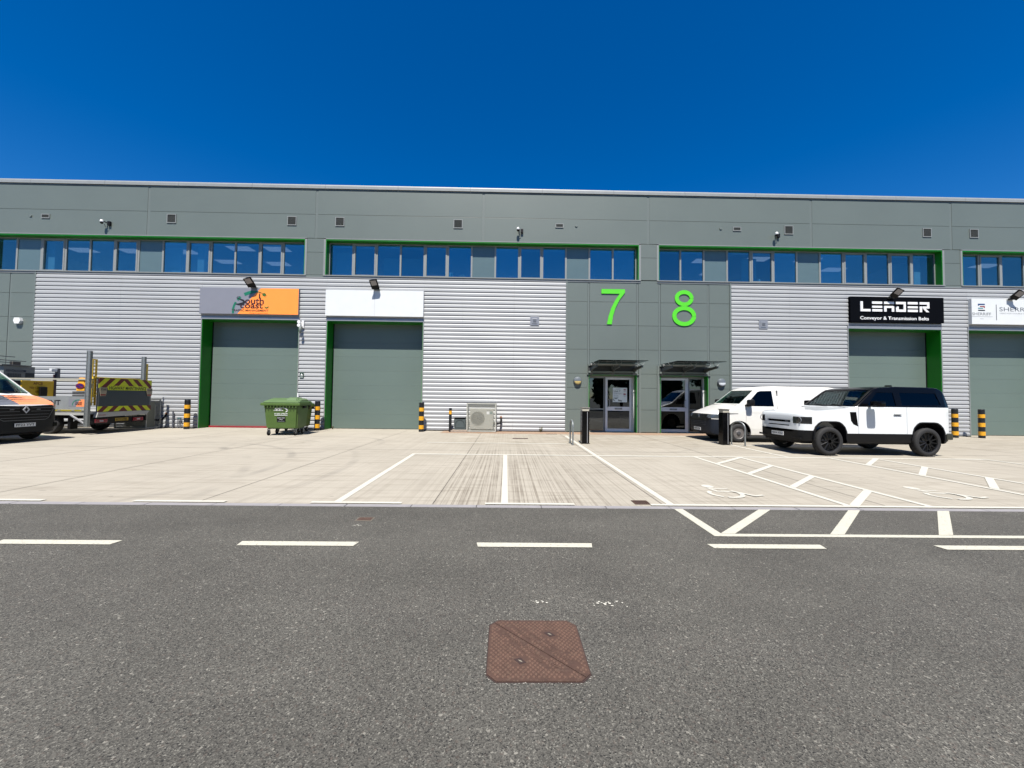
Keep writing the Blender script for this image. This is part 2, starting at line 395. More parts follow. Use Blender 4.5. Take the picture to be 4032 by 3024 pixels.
# markings
ZM = .0045
def line(x0, y0, x1, y1, w): return strip([(x0, y0), (x1, y1)], w)
def marking(name, ps, m, z=ZM): 
    b = MB()
    for i, p in enumerate(ps): b.quad([(a, c, z+i*.0003) for a, c in p])
    return tag(b.build(name, m), kind='structure')
R = lambda x0, x1, y0, y1: [(x0, y0), (x1, y0), (x1, y1), (x0, y1)]
ps = [R(-.05, .05, 5.765, 10.5), [(-2.47, 5.765), (-2.36, 5.765), (-2.38, 10.5), (-2.48, 10.5)], R(2.38, 2.485, 5.765, 15.85),
      R(-2.48, 13.07, 10.50, 10.62), R(-2.6, 2.05, 13.12, 13.23), R(7.62, 7.72, 10.62, 13.6), R(7.72, 12.4, 13.12, 13.22),
      R(5.02, 5.12, 5.765, 10.5), R(6.24, 6.34, 5.765, 10.5), R(8.69, 8.79, 5.765, 10.5), R(9.91, 10.01, 5.765, 10.5),
      [(13.0, 10.6), (13.1, 10.6), (13.1, 5.765), (13.0, 5.765)]]
for xl, xr in ((5.12, 6.24), (8.79, 9.91)):
    for k in range(4):
        yt = 10.5-k*1.235
        ps.append([(xr, yt), (xr, yt-.15), (xl, yt-1.13), (xl, yt-.98)])
for x0 in (-10.35, -7.82, -5.27, -2.77, -.28): ps.append(R(x0, x0+1.29, 5.682, 5.765))
ps += [R(2.12, 2.38, 5.682, 5.765), R(2.38, 14, 5.682, 5.765)]
marking('bay_lines', ps, PAINT_C)
ps = [[(2.38, 5.54), (2.50, 5.54), (2.50, 4.46), (2.38, 4.46)], R(2.50, 14, 4.455, 4.54)]
for k in range(9):
    xt = 3.66+k*1.28; ps.append([(xt-.08, 5.54), (xt+.09, 5.54), (xt-1.0, 4.545), (xt-1.17, 4.545)])
marking('hatch_lines', ps, PAINT_R)
ps = []
for k in range(-4, 8):
    x0 = -.28+2.455*k; ps.append([(x0+.01, 4.10), (x0+1.19, 4.10), (x0+1.21, 4.215), (x0-.01, 4.215)])
marking('centre_dashes', ps, PAINT_R)
def wheelchair(ox):
    ps = [arc(3.60, 6.99, .095, 0, 360, 18, .125)[:-1]]
    ps += strip([(3.545, 6.84), (3.575, 6.62), (3.83, 6.60)], .075)
    ps += strip([(3.57, 6.80), (3.85, 6.80)], .05)
    ps += strip(arc(3.62, 6.44, .245, 130, 235, 9, .24), .07)+strip(arc(3.62, 6.44, .245, 250, 372, 11, .24), .075)
    ps += strip([(3.81, 6.63), (4.02, 6.29)], .07)+strip([(4.0, 6.29), (4.18, 6.35)], .06)
    return [[(a+ox, b) for a, b in p] for p in ps]
tag(marking('disabled_symbol', wheelchair(0), PAINT_C), 'white wheelchair symbol painted in the bay nearer the middle')
tag(marking('disabled_symbol', wheelchair(3.69), PAINT_C), 'white wheelchair symbol painted in the bay further right')
# small paint splashes on the road
b = MB()
for cx, cy, sp in ((.25, 3.03, .05), (.8, 3.0, .07), (.72, 3.01, .04), (-1.75, 4.75, .04), (-.6, 1.4, .03)):
    for k in range(9):
        x, y, r = cx+random.gauss(0, sp), cy+random.gauss(0, sp*.35), random.uniform(.004, .014)
        b.quad([(x+r*random.uniform(.7, 1.3)*math.cos(t*1.05), y+r*random.uniform(.5, 1)*math.sin(t*1.05), .003) for t in range(6)])
tag(b.build('paint_splashes', PAINT_C), kind='stuff')

# ------------------------------------------------------------------ ironwork in the ground
def m_rust(name, col):
    s = NT(name); v = s.mapv()
    c = s.mix(s.rng(s.noise(v, 14, 6, .65), .35, .65, 0, 1), col, tuple(k*.72 for k in col))
    c = s.mix(s.rng(s.noise(v, 60, 3), .55, .75, 0, .5), c, (.18, .12, .08))
    s.l(c, s.b.inputs['Base Color']); s.b.inputs['Roughness'].default_value = .7; s.bump(s.noise(v, 140, 3), .3, .003); return s.m
RUST = m_rust('rusty iron', (.092, .047, .031)); RUSTL = m_rust('rusty iron studs', (.165, .092, .064)); RUSTD = mat('iron recess', (.06, .03, .025), .8)
mh = thing('manhole_cover', 'square rusty studded manhole cover with clipped corners in the road', 'manhole cover', (.202, 2.475, 0))
S, ch = .292, .055
oct_ = [(-S+ch, -S), (S-ch, -S), (S, -S+ch), (S, S-ch), (S-ch, S), (-S+ch, S), (-S, S-ch), (-S, -S+ch)]
gm = MB(); rg = random.Random(3)
for k_ in range(8):
    a_, b_ = Vector(oct_[k_]), Vector(oct_[(k_+1) % 8]); nn = max(2, int((b_-a_).length/.022))
    for i_ in range(nn):
        p_ = a_.lerp(b_, (i_+rg.random())/nn)*(1.018+rg.random()*.045); r0 = rg.uniform(.002, .006)
        gm.quad([(p_.x+r0*math.cos(q_)*rg.uniform(.7, 1.2), p_.y+r0*math.sin(q_)*rg.uniform(.6, 1), .0035) for q_ in (0, 1.2, 2.5, 3.7, 5)])
o = gm.build('edge_grit', mat('edge grit', (.50, .47, .41), .9), mh); o['kind'] = 'stuff'
MB().prism([(x*1.012, y*1.012) for x, y in oct_], 'Z', -.02, .0025).build('frame', RUSTD, mh)
k = .984
tri1 = [(-S+ch, -S), (S-ch-.02, -S), (S-ch-.0, -S+.0), (-S+.028, S-ch-.02), (-S, S-ch-.03), (-S, -S+ch)]
def half(sgn):
    g = .0022
    pts = [(-S+ch, -S), (S-ch, -S), (S-ch/2, -S+ch/2), (-S+ch/2, S-ch/2), (-S, S-ch), (-S, -S+ch)]
    pts = [(x*k-g, y*k-g) for x, y in pts]
    return pts if sgn < 0 else [(-x, -y) for x, y in pts]
inv = 1
for sgn in (-1, 1):
    plate = MB().prism(half(sgn), 'Z', .001, .007).build('cover_plate', RUST, mh)
    st = MB(); nn = 0
    for i in range(-18, 19):
        for jj in range(-18, 19):
            x, y = i*.0285+(.01425 if jj % 2 else 0), jj*.0185
            if abs(x) > S-.018 or abs(y) > S-.018 or abs(x)+abs(y) > 2*S-ch-.03: continue
            d = (x+y)*sgn
            if d < .022: continue
            if .045 < d < .085 and abs(x-y) < .42: continue
            if .10 < d < .13 and abs(x-y) < .25: continue
            if abs(x-sgn*.10) < .05 and abs(y-sgn*.13) < .045: continue
            st.lathe([(.0088, .0065), (.0076, .0102), (.0046, .0104), (.0040, .0082)], c=(x, y, 0), n=7)
    o = st.build('studs', RUSTL, plate); o['kind'] = 'stuff'
    s2 = math.sqrt(.5); U = (s2*-sgn*-1, -s2*-sgn*-1, 0)
    U = Vector((s2, -s2, 0))*(1 if sgn < 0 else -1); V = Vector((s2, s2, 0))*(1 if sgn < 0 else -1)
    # lettering sits along the diagonal
    cpt = Vector((sgn*.046*s2, sgn*.046*s2, .0075)); text('ECCLES UK FOUNDRIES FE LTD', 'lettering', RUSTL, plate, cpt, U, V, .42, .022, bold=.02, ext=.002)
    cpt = Vector((sgn*.081*s2*1.0, sgn*.081*s2*1.0, .0075)); text('EN 124 D400 DUCTILE', 'lettering', RUSTL, plate, cpt, U, V, .24, .015, bold=.02, ext=.002)
    cx, cy = sgn*.10, sgn*.13
    MB().prism([(cx-.036, cy+.016), (cx-.002, cy-.028), (cx+.036, cy-.012), (cx+.004, cy+.030)], 'Z', .006, .0085).build('keyhole', RUSTD, plate)
    MB().prism([(cx-.012, cy+.010), (cx-.002, cy-.004), (cx+.014, cy-.010), (cx+.004, cy+.003)], 'Z', .008, .0105).build('keyhole_lug', mat('bright metal', (.62, .55, .42), .5, .3), plate)
def gully(x0, x1, y0, y1, label, col=RUST, bars=7, name='drain_grate'):
    t = thing(name, label, 'drain', ((x0+x1)/2, (y0+y1)/2, 0)); w, d = (x1-x0)/2, (y1-y0)/2
    MB().box(-w, w, -d, d, -.03, .002).build('pit', RUSTD, t)
    f = MB(); e = .018
    f.box(-w, w, -d, -d+e, 0, .008).box(-w, w, d-e, d, 0, .008).box(-w, -w+e, -d+e, d-e, 0, .008).box(w-e, w, -d+e, d-e, 0, .008).build('frame', col, t)
    g = MB(); n = bars
    for i in range(n):
        x = -w+e+(i+.5)*(2*w-2*e)/n; g.box(x-.007, x+.007, -d+e, d-e, .0, .007)
    g.build('bars', col, t); return t
gully(1.91, 2.14, 5.765, 5.975, 'rusty gully grate set in the concrete beside the road edge', bars=6)
t = thing('stop_tap_cover', 'small rusty square cover in the road above the dashed line', 'cover', (-1.74, 4.99, 0))
MB().box(-.105, .105, -.075, .075, -.01, .004).build('frame', mat('cover surround', (.22, .19, .15), .8), t); MB().box(-.085, .085, -.055, .055, 0, .007).build('lid', RUST, t)
gully(.27, .84, 14.62, 14.86, 'long rusty drain grate in front of the silver wall left of the entrance', bars=14)
gully(1.72, 2.16, 16.55, 16.72, 'small rusty grate on the paving below the silver wall', bars=8)

# ------------------------------------------------------------------ the building
FY = 17.64
bld = thing('warehouse_building', 'long two-storey grey and silver industrial unit terrace with green reveals', 'building', (0, FY, 0))
PI_ = Matrix.Translation((0, -FY, 0))
def B(mb, name, m, parent=None, smooth=0, label=None):   # parts given in world coordinates
    o = mb.build(name, m, parent or bld, smooth, label=label)
    if parent is None: o.matrix_parent_inverse = Matrix.Translation((0, -FY, 0))
    return o
X0, X1 = -31.2, 31.0
JX = [X0, -23.68, -16.15, -8.66, -1.13, 6.41, 13.95, 20.5, 28.0, X1]
WINS = [(-23.31, -9.13, 'PSOPPOSPOPPOP'), (-8.20, 5.98, 'POPPOPSPOPSPP'), (6.89, 20.05, 'PPSPOPSPOPOP'), (20.99, 30.8, 'POPPOPSPO')]
PIERS = [(-24.3, -23.31), (-9.13, -8.20), (5.98, 6.89), (20.05, 20.99)]
DOORS = [(-13.57, -9.29), (-8.04, -3.76), (15.58, 19.88), (21.16, 25.44)]
G_ = .006
def panel(x0, x1, z0, z1, y=FY, m=None, name='cladding_panel', th=.06):
    return B(MB().cbox(x0+G_, x1-G_, y, y+th, z0+G_, z1-G_, .004), name, m or GREY)
for a, b in zip(JX[:-1], JX[1:]):
    panel(a+.05, b-.05, 9.69, 10.80); panel(a+.05, b-.05, 8.60, 9.69)
for x in JX[1:-1]: B(MB().box(x-.055, x+.055, FY+.012, FY+.05, 8.60, 10.80), 'joint_cover', GREYT)
# white scuffs are left to the cladding material; eaves: gutter, shadow gap, coping in lengths
B(MB().box(X0, X1, FY+.10, FY+.25, 10.80, 10.98), 'eaves_gap', DARK)
n = 19; L_ = (X1-X0)/n
for i in range(n):
    a, b = X0+i*L_+.004, X0+(i+1)*L_-.004
    B(MB().prism([(FY+.25, 10.865), (FY-.05, 10.865), (FY-.05, 10.99), (FY-.02, 11.05), (FY+.25, 11.07)], 'X', a, b), 'coping', mat('coping metal', (.50, .52, .50), .35, .1, var=.05))
B(MB().box(X0, X1, FY-.012, FY+.09, 10.805, 10.845), 'eaves_flashing', GREYT)
B(MB().prism([(FY+.25, 10.9), (40, 12.2), (40, 10.9)], 'X', X0, X1), 'roof', mat('roof sheet', (.35, .37, .36), .5))
# backing walls
bk = MB()
bk.box(X0, X1, FY+.07, FY+.2, 8.62, 10.8)
def hole_row(z0, z1, holes):
    x = X0
    for a, b in sorted(holes):
        if a > x: bk.box(x, a, FY+.07, FY+.2, z0, z1)
        x = b
    if x < X1: bk.box(x, X1, FY+.07, FY+.2, z0, z1)
hole_row(6.95, 8.62, [(a, b) for a, b, _ in WINS])
hole_row(4.9, 6.95, [])
ENT = [(3.72, 5.90), (6.96, 9.14)]
hole_row(2.62, 4.9, DOORS); hole_row(0, 2.62, DOORS+ENT)
B(bk, 'inner_wall', mat('inner liner', (.30, .31, .30), .8))
B(MB().box(X0, X0+.2, FY+.2, 40, 0, 10.9).box(X1-.2, X1, FY+.2, 40, 0, 10.9).box(X0, X1, 39.8, 40, 0, 10.9), 'rear_walls', GREY)
# piers between window strips
for a, b in PIERS:
    panel(a+.01, b-.01, 7.96, 8.59); panel(a+.01, b-.01, 6.93, 7.96)
# grey panelled bay round the entrances, and the one at far left
def panelled(cols, rows, skip=()):
    for i, (a, b) in enumerate(cols):
        for z0, z1 in rows(i): panel(a, b, z0, z1)
colA = [(2.73, 3.66), (3.74, 5.88), (5.96, 6.90), (6.98, 9.12), (9.20, 10.14)]
def rowsA(i):
    r = [(5.91, 6.90), (4.84, 5.91), (3.74, 4.84), (2.65, 3.74)]
    if i in (0, 2, 4): r += [(2.01, 2.65), (1.03, 2.01), (.03, 1.03)]
    return r
panelled(colA, rowsA)
for x, zb in ((2.70, 0), (3.70, 0), (5.92, 0), (6.94, 0), (9.16, 0), (10.17, 0)):
    B(MB().box(x-.035, x+.035, FY+.01, FY+.05, zb+.03, 6.9), 'joint_cover', GREYT)
panelled([(-24.3, -23.2), (-23.12, -22.09), (-22.01, -21.02)], lambda i: [(5.91, 6.90), (4.84, 5.91), (3.74, 4.84), (2.65, 3.74), (1.6, 2.65), (.6, 1.6), (.03, .6)])
B(MB().box(-31, -24.3, FY, FY+.06, .03, 6.9), 'cladding_panel', GREY)
for x in (-23.16, -22.05): B(MB().box(x-.035, x+.035, FY+.01, FY+.05, .03, 6.9), 'joint_cover', GREYT)
B(MB().box(-21.0, -20.93, FY-.035, FY+.05, .03, 6.9), 'corner_flashing', GREYT)
B(MB().box(2.66, 2.735, FY-.035, FY+.05, .03, 6.9).box(10.135, 10.21, FY-.035, FY+.05, .03, 6.9), 'corner_flashing', GREYT)
# ribbed silver sheets
PP = .1775
def ribbed(x0, x1, z0, z1):
    prof = []; k = int(z0//PP)-1
    while k*PP < z1+PP:
        for y, z in ((0, 0), (0, .004), (.032, .024), (.032, .112), (0, .165)): prof.append((FY-y, k*PP+z+.03))
        k += 1
    def at(z):
        for (y0, a), (y1, b_) in zip(prof[:-1], prof[1:]):
            if a <= z <= b_: return y0+(y1-y0)*(z-a)/max(b_-a, 1e-9)
    pts = [(at(z0), z0)]+[p for p in prof if z0 < p[1] < z1]+[(at(z1), z1)]
    mb = MB(); bz = len(mb.v)
    for y, z in pts: mb.v += [(x0, y, z), (x1, y, z)]
    for i in range(len(pts)-1): mb.f.append((2*i, 2*i+1, 2*i+3, 2*i+2)); mb.mi.append(0)
    n = len(mb.v); mb.v += [(x0, FY+.03, z0), (x0, FY+.03, z1), (x1, FY+.03, z0), (x1, FY+.03, z1)]
    mb.f.append(tuple([2*i for i in range(len(pts))]+[n+1, n])); mb.f.append(tuple([2*i+1 for i in range(len(pts))]+[n+3, n+2])); mb.mi += [0, 0]
    me = bpy.data.meshes.new('ribbed_sheet'); me.from_pydata(mb.v, [], mb.f); me.materials.append(RIB)
    o = bpy.data.objects.new('ribbed_sheet', me); link(o, bld); o.matrix_parent_inverse = Matrix.Translation((0, -FY, 0)); return o
def row(xs, z0, z1):
    for a, b in zip(xs[:-1], xs[1:]): ribbed(a+.002, b-.002, z0, z1)
row([-20.93, -17.2, -13.61], .1, 6.82); row([-9.25, -8.08], .1, 6.82)
row([-3.72, -2.0, .32, 2.66], .1, 6.82); row([10.21, 12.9, 15.54], .1, 6.82); row([19.92, 21.12], .1, 6.82); row([25.48, 28, X1], .1, 6.82)
for a, b in DOORS:
    row([a-.04, (a+b)/2, b+.04], 5.0, 6.82)
    B(MB().prism([(FY+.03, 4.86), (FY-.045, 4.86), (FY-.045, 4.985), (FY, 5.03), (FY+.03, 5.03)], 'X', a-.03, b+.03), 'door_head_flashing', SILV)
    for x in (a-.02, b+.02): B(MB().box(x-.02, x+.02, FY-.045, FY+.03, .03, 4.86), 'door_edge_trim', FRAME)
B(MB().box(-20.93, -13.6, FY-.03, FY+.05, .04, .1).box(-9.26, -8.07, FY-.03, FY+.05, .04, .1).box(-3.73, 2.66, FY-.03, FY+.05, .04, .1).box(10.2, 15.55, FY-.03, FY+.05, .04, .1).box(19.91, 21.13, FY-.03, FY+.05, .04, .1).box(25.5, X1, FY-.03, FY+.05, .04, .1), 'base_flashing', SILV)
B(MB().box(X0, DOORS[0][0], FY+.02, FY+.07, 0, .045).box(-9.29, -8.04, FY+.02, FY+.07, 0, .045).box(-3.76, 3.7, FY+.02, FY+.07, 0, .045).box(9.16, 15.58, FY+.02, FY+.07, 0, .045).box(19.9, 21.15, FY+.02, FY+.07, 0, .045), 'base_gap', DARK)
# sill flashing under the window strips
for a, b, _ in WINS: B(MB().box(a-.08, b+.08, FY-.055, FY+.3, 6.885, 6.925).box(a-.08, b+.08, FY-.02, FY+.02, 6.80, 6.884), 'window_sill', FRAME)
for a, b in ((-24.3, -23.31), (-9.05, -8.28), (20.13, 20.91)): B(MB().box(a, b, FY-.012, FY+.02, 6.82, 6.92), 'pier_flashing', GREYT)
# roller / sectional doors
DY = 18.25
for di, (a, b) in enumerate(DOORS):
    door = B(MB().box(a+.02, b-.02, DY+.05, DY+.08, 0, 4.9), 'sectional_door', DARK)
    for i in range(8):
        z0 = .02+i*.66
        if z0 > 4.8: break
        z1 = min(z0+.6585, 4.9); e = MB()
        e.cbox(a+.05, b-.05, DY, DY+.045, z0, z1, .005)
        o = e.build('door_section', DOORM, door)
    B(MB().box(a, a+.02, FY-.02, DY+.08, 0, 4.86), 'door_reveal', GREEN); B(MB().box(b-.02, b, FY-.02, DY+.08, 0, 4.86), 'door_reveal', GREEN)
    B(MB().box(a+.02, b-.02, FY-.02, DY+.08, 4.83, 4.86), 'door_soffit', GREEN)
    B(MB().box(a+.02, a+.05, DY-.03, DY+.05, 0, 4.83).box(b-.05, b-.02, DY-.03, DY+.05, 0, 4.83), 'door_guide', BLACKP)
    if di == 0: B(MB().cbox(a+.05, b-.05, DY-.10, DY-.005, 0, .075, .01), 'threshold_strip', mat('red rubber threshold', (.42, .02, .03), .5, var=.2))
# window strips
WY = FY+.27
meshes = {}
def modmesh(kind, w):
    key = (kind, round(w, 3))
    if key in meshes: return meshes[key]
    H = 8.50-6.93; f = .038 if kind != 'O' else .045
    m = MB(); y0, y1 = -.05, .02
    z0, z1 = .05 if kind != 'O' else .055, H-.035
    m.box(0, f, y0, y1, 0, H).box(w-f, w, y0, y1, 0, H).box(f, w-f, y0, y1, 0, z0).box(f, w-f, y0, y1, z1, H)
    if kind == 'O':
        s = .062; y2 = -.065
        m.box(f, f+s, y2, y1-.004, z0, z1).box(w-f-s, w-f, y2, y1-.004, z0, z1).box(f+s, w-f-s, y2, y1-.004, z0, z0+s).box(f+s, w-f-s, y2, y1-.004, z1-s, z1)
        g = (f+s, w-f-s, z0+s, z1-s)
    else: g = (f, w-f, z0, z1)
    fr = m.mesh('window', FRAME)
    if kind == 'S': p = MB().box(g[0], g[1], -.025, 0, g[2], g[3]).mesh('infill_panel', SPAN)
    else: p = MB().box(g[0], g[1], -.012, -.004, g[2], g[3]).mesh('pane', GLASS)
    meshes[key] = (fr, p); return fr, p
for a, b, kinds in WINS:
    w = (b-a-.06)/len(kinds)
    for i, kd in enumerate(kinds):
        fr, p = modmesh(kd, w)
        o = bpy.data.objects.new('window', fr); link(o, bld); o.location = (a+.03+i*w, WY+.05-FY, 6.93)
        q = bpy.data.objects.new('infill_panel' if kd == 'S' else 'pane', p); link(q, o); q.rotation_euler = (random.uniform(-.006, .006), 0, random.uniform(-.004, .004)) if kd != 'S' else (0, 0, 0)
    B(MB().box(a, a+.028, FY-.01, WY+.07, 6.93, 8.56).box(b-.028, b, FY-.01, WY+.07, 6.93, 8.56).box(a+.028, b-.028, FY-.01, WY+.07, 8.51, 8.56), 'window_reveal', GREEN)
    B(MB().box(a-.09, a, FY-.02, FY+.03, 6.93, 8.62).box(b, b+.09, FY-.02, FY+.03, 6.93, 8.62).box(a-.09, b+.09, FY-.02, FY+.03, 8.562, 8.60), 'window_trim', FRAME)
# first-floor rooms behind the glass
WALLW = mat('office wall', (.82, .84, .84), .9); CEIL = mat('office ceiling', (.80, .81, .81), .9, var=.05)
rm = MB().box(X0+.3, X1-.3, FY+.36, 26, 6.5, 6.9).box(X0+.3, X1-.3, 26, 26.1, 6.9, 8.9)
B(rm, 'office_floor', mat('office carpet', (.50, .52, .55), .95))
B(MB().box(X0+.3, X1-.3, FY+.5, 26, 8.72, 8.78).box(X0+.3, X1-.3, FY+.36, FY+.5, 8.51, 8.78), 'office_ceiling', CEIL)
for x in (-23.7, -8.66, 6.41, 20.5): B(MB().box(x-.12, x+.12, FY+.36, 26, 6.9, 8.72), 'party_wall', WALLW)
for x, y0 in ((-14.25, 0), (-21.0, 0), (14.0, 0), (19.2, 0)): B(MB().box(x, x+.3, FY+.45, FY+.75, 6.9, 8.72), 'column', WALLW)
for x0, x1, y in ((-6.1, -3.9, FY+1.6), (-19.2, -18.0, FY+1.6), (14.3, 15.4, FY+1.5), (-8.1, -7.2, FY+.9), (-15.9, -15.2, FY+.7), (11.2, 11.9, FY+.8), (19.0, 19.9, FY+1.2)):
    B(MB().box(x0, x1, y, y+.08, 6.9, 8.3), 'partition', WALLW)
LED_FILL = m_glow('added unseen fill panel', (.95, .93, .90), 3.5)  # added glow, out of view, that brightens the office rooms
LED = m_glow('ceiling light panel', (.80, .66, .72), .30)
for x, y in ((-21.5, 20), (-19, 20), (-16.4, 20), (-13.2, 19.4), (-11.4, 19.4), (-12.6, 21.6), (-10.2, 21.2), (-15.2, 21.4), (10.2, 20.0), (12.7, 19.6), (15.3, 19.6), (11.6, 22), (17.8, 21), (25, 20)):
    B(MB().box(x-.55, x+.55, y-.3, y+.3, 8.70, 8.718), 'ceiling_or_fill_light', LED)
BLIND = mat('blind cassette', (.80, .82, .82), .7)
for a, b, kinds in WINS:
    w = (b-a-.06)/len(kinds)
    for i, kd in enumerate(kinds):
        if kd != 'S': B(MB().box(a+.05+i*w, a+.01+(i+1)*w, WY+.09, WY+.13, 8.33, 8.46), 'blind_cassette', BLIND)
for x in [-22+i*3.1 for i in range(17)]:
    B(MB().box(x-.6, x+.6, 24.3, 24.9, 8.70, 8.718), 'ceiling_or_fill_light', LED_FILL)  # rear row is an unseen addition, there only to light the rooms
# small items on the sill
tag(MB().box(-6.05+3.0, -2.88+.0, 0, 0, 0, 0).build('tmp', DARK)) if False else None
def small(name, label, cat, mb, m): return tag(mb.build(name, m), label, cat)
small('cardboard_box', 'small beige box on the window ledge of the middle window strip', 'box', MB().cbox(-2.22, -1.97, WY+.12, WY+.27, 6.925, 7.18, .005), mat('cardboard', (.62, .50, .34), .9))
lf = small('notice_card', 'white and teal card standing in the middle window strip', 'card', MB().box(-2.74, -2.53, WY+.095, WY+.10, 6.925, 7.25), mat('white card', (.82, .84, .84), .7))
MB().box(-2.62, -2.54, WY+.092, WY+.094, 7.06, 7.22).box(-2.72, -2.64, WY+.092, WY+.094, 7.17, 7.19).box(-2.72, -2.65, WY+.092, WY+.094, 7.10, 7.12).build('print', mat('teal print', (.05, .38, .42), .6), lf)
small('office_box', 'small white box on the ledge of the right window strip', 'box', MB().cbox(12.95, 13.2, WY+.12, WY+.26, 6.925, 7.03, .005), mat('white card', (.82, .84, .84), .7))
small('white_folder', 'upright white folder standing in the right window strip', 'folder', MB().cbox(11.75, 11.83, WY+.12, WY+.3, 6.925, 7.2, .004), mat('white card', (.82, .84, .84), .7))
small('paper_pile', 'crumpled white papers in the left window strip', 'papers', MB().cbox(-18.8, -18.55, WY+.12, WY+.3, 6.925, 7.0, .01).cbox(-18.95, -18.88, WY+.12, WY+.2, 6.925, 7.14, .01).cbox(-18.5, -18.46, WY+.12, WY+.3, 6.925, 7.1, .004), mat('white card', (.82, .84, .84), .7))

# entrances
EY = FY+.30
SILVD = mat('door frame satin silver', (.78, .79, .82), .4, .15, var=.04)
def entrance(x0, x1, flip):
    """x0..x1 opening; door on the right unless flip"""
    B(MB().box(x0, x0+.025, FY-.01, EY+.08, 0, 2.6).box(x1-.025, x1, FY-.01, EY+.08, 0, 2.6).box(x0+.025, x1-.025, FY-.01, EY+.08, 2.575, 2.6), 'entrance_reveal', GREEN)
    B(MB().box(x0-.09, x1+.10, FY-.05, FY+.03, 2.60, 2.635), 'entrance_flashing', GREYT)
    B(MB().box(x0+.03, x1-.03, EY+.0, EY+.06, 2.51, 2.575), 'door_head', FRAME)
    W_ = x1-x0
    if not flip: sx0, sx1, dx0, dx1 = x0+.03, x0+.80, x0+.83, x0+2.03
    else: sx0, sx1, dx0, dx1 = x0+1.42, x1-.10, x0+.06, x0+1.36
    fr = MB()
    for z in (0.0, 1.02): fr.box(sx0+.05, sx1-.05, EY, EY+.05, z+(0 if z else .01), z+.055)
    fr.box(sx0, sx0+.05, EY, EY+.06, .0, 2.51).box(sx1-.05, sx1, EY, EY+.06, .0, 2.51).box(sx0+.05, sx1-.05, EY, EY+.05, 2.46, 2.51)
    sl_ = B(fr, 'side_light', FRAME)
    MB().box(sx0+.05, sx1-.05, EY+.02, EY+.03, .065, 1.02).build('pane', GLASSD, sl_)
    MB().box(sx0+.05, sx1-.05, EY+.02, EY+.03, 1.075, 2.46).build('pane', GLASSD, sl_)
    d = MB(); a, b = dx0, dx1; t_ = .095
    d.box(a, a+t_, EY-.02, EY+.04, .02, 2.50).box(b-t_, b, EY-.02, EY+.04, .02, 2.50)
    d.box(a+t_, b-t_, EY-.02, EY+.04, .02, .16).box(a+t_, b-t_, EY-.02, EY+.04, .98, 1.16).box(a+t_, b-t_, EY-.02, EY+.04, 2.40, 2.50)
    dr = B(d, 'entrance_door', SILVD)
    MB().box(a+t_, b-t_, EY+.005, EY+.015, .16, .98).build('pane', GLASSD, dr); MB().box(a+t_, b-t_, EY+.005, EY+.015, 1.16, 2.40).build('pane', GLASSD, dr)
    cx = (a+b)/2
    MB().cbox(cx-.17, cx+.17, EY-.03, EY-.021, 1.03, 1.11, .003).build('letter_plate', FRAME, dr); MB().box(cx-.07, cx+.07, EY-.033, EY-.0305, 1.05, 1.09).build('letter_flap', SILV, dr)
    hx = a+.14 if not flip else b-.14; dd = 1 if not flip else -1
    MB().tube([(hx-.06*dd, EY-.02, 1.50), (hx-.06*dd, EY-.07, 1.50), (hx+.0*dd, EY-.10, 1.48), (hx+.03*dd, EY-.10, 1.43), (hx+.03*dd, EY-.10, 1.22), (hx, EY-.10, 1.17), (hx-.06*dd, EY-.07, 1.15), (hx-.06*dd, EY-.02, 1.15)], .016, 8).build('handle', SILV, dr, 40)
    if not flip: B(MB().box(dx1+.02, dx1+.07, EY-.0, EY+.05, 0, 2.5).box(dx1+.09, x1-.03, EY+.01, EY+.06, 0, 2.51), 'frame_post', SILVD)
    else: B(MB().box(x1-.095, x1-.03, EY, EY+.06, 0, 2.5).box(sx0-.055, sx0-.005, EY+.01, EY+.06, 0, 2.51), 'frame_post', SILVD)
entrance(*ENT[0], False); entrance(*ENT[1], True)
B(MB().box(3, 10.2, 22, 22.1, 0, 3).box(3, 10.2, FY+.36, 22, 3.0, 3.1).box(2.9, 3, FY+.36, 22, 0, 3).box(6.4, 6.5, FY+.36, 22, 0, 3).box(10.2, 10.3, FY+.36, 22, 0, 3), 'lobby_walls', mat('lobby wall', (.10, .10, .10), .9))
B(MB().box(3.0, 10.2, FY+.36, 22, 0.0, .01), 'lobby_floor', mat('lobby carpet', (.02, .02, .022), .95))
for x in (6.03, 6.86): B(MB().box(x-.045, x+.045, FY-.05, FY-.005, .02, 3.05), 'downpipe', GREYT)
# poster in the left door
po = thing('poster', 'white letting poster reading Unit 7 inside the left entrance door', 'poster', (5.22, EY+.0, 1.70))
P0_ = (0, -.004, 0)
MB().box(-.33, .33, -.003, .0, -.33, .33).build('sheet', mat('poster paper', (.78, .84, .82), .6), po)
TEAL = mat('dark teal print', (.02, .10, .09), .6); GR = mat('grey print', (.33, .38, .38), .6); RED = mat('red print', (.55, .06, .07), .6)
text('Unit 7', 'lettering', TEAL, po, (-.13, -.004, .17), XU, ZU, .30, .085, .02); text('4,296 sq ft', 'lettering', GR, po, (-.11, -.004, .06), XU, ZU, .36, .07)
text('To Let', 'lettering', GR, po, (-.17, -.004, -.03), XU, ZU, .2, .05)
polys('roof_picture', GR, po, [[(-.31, -.13), (-.05, -.12), (-.18, -.2)], [(-.1, -.2), (.1, -.25), (.08, -.3), (-.08, -.28)], [(-.31, -.15), (-.2, -.3), (-.31, -.25)]], (0, -.003, 0), XU, ZU)
polys('red_badge', RED, po, [R(.17, .27, .22, .26), R(.16, .27, .01, .07)], (0, -.003, 0), XU, ZU)
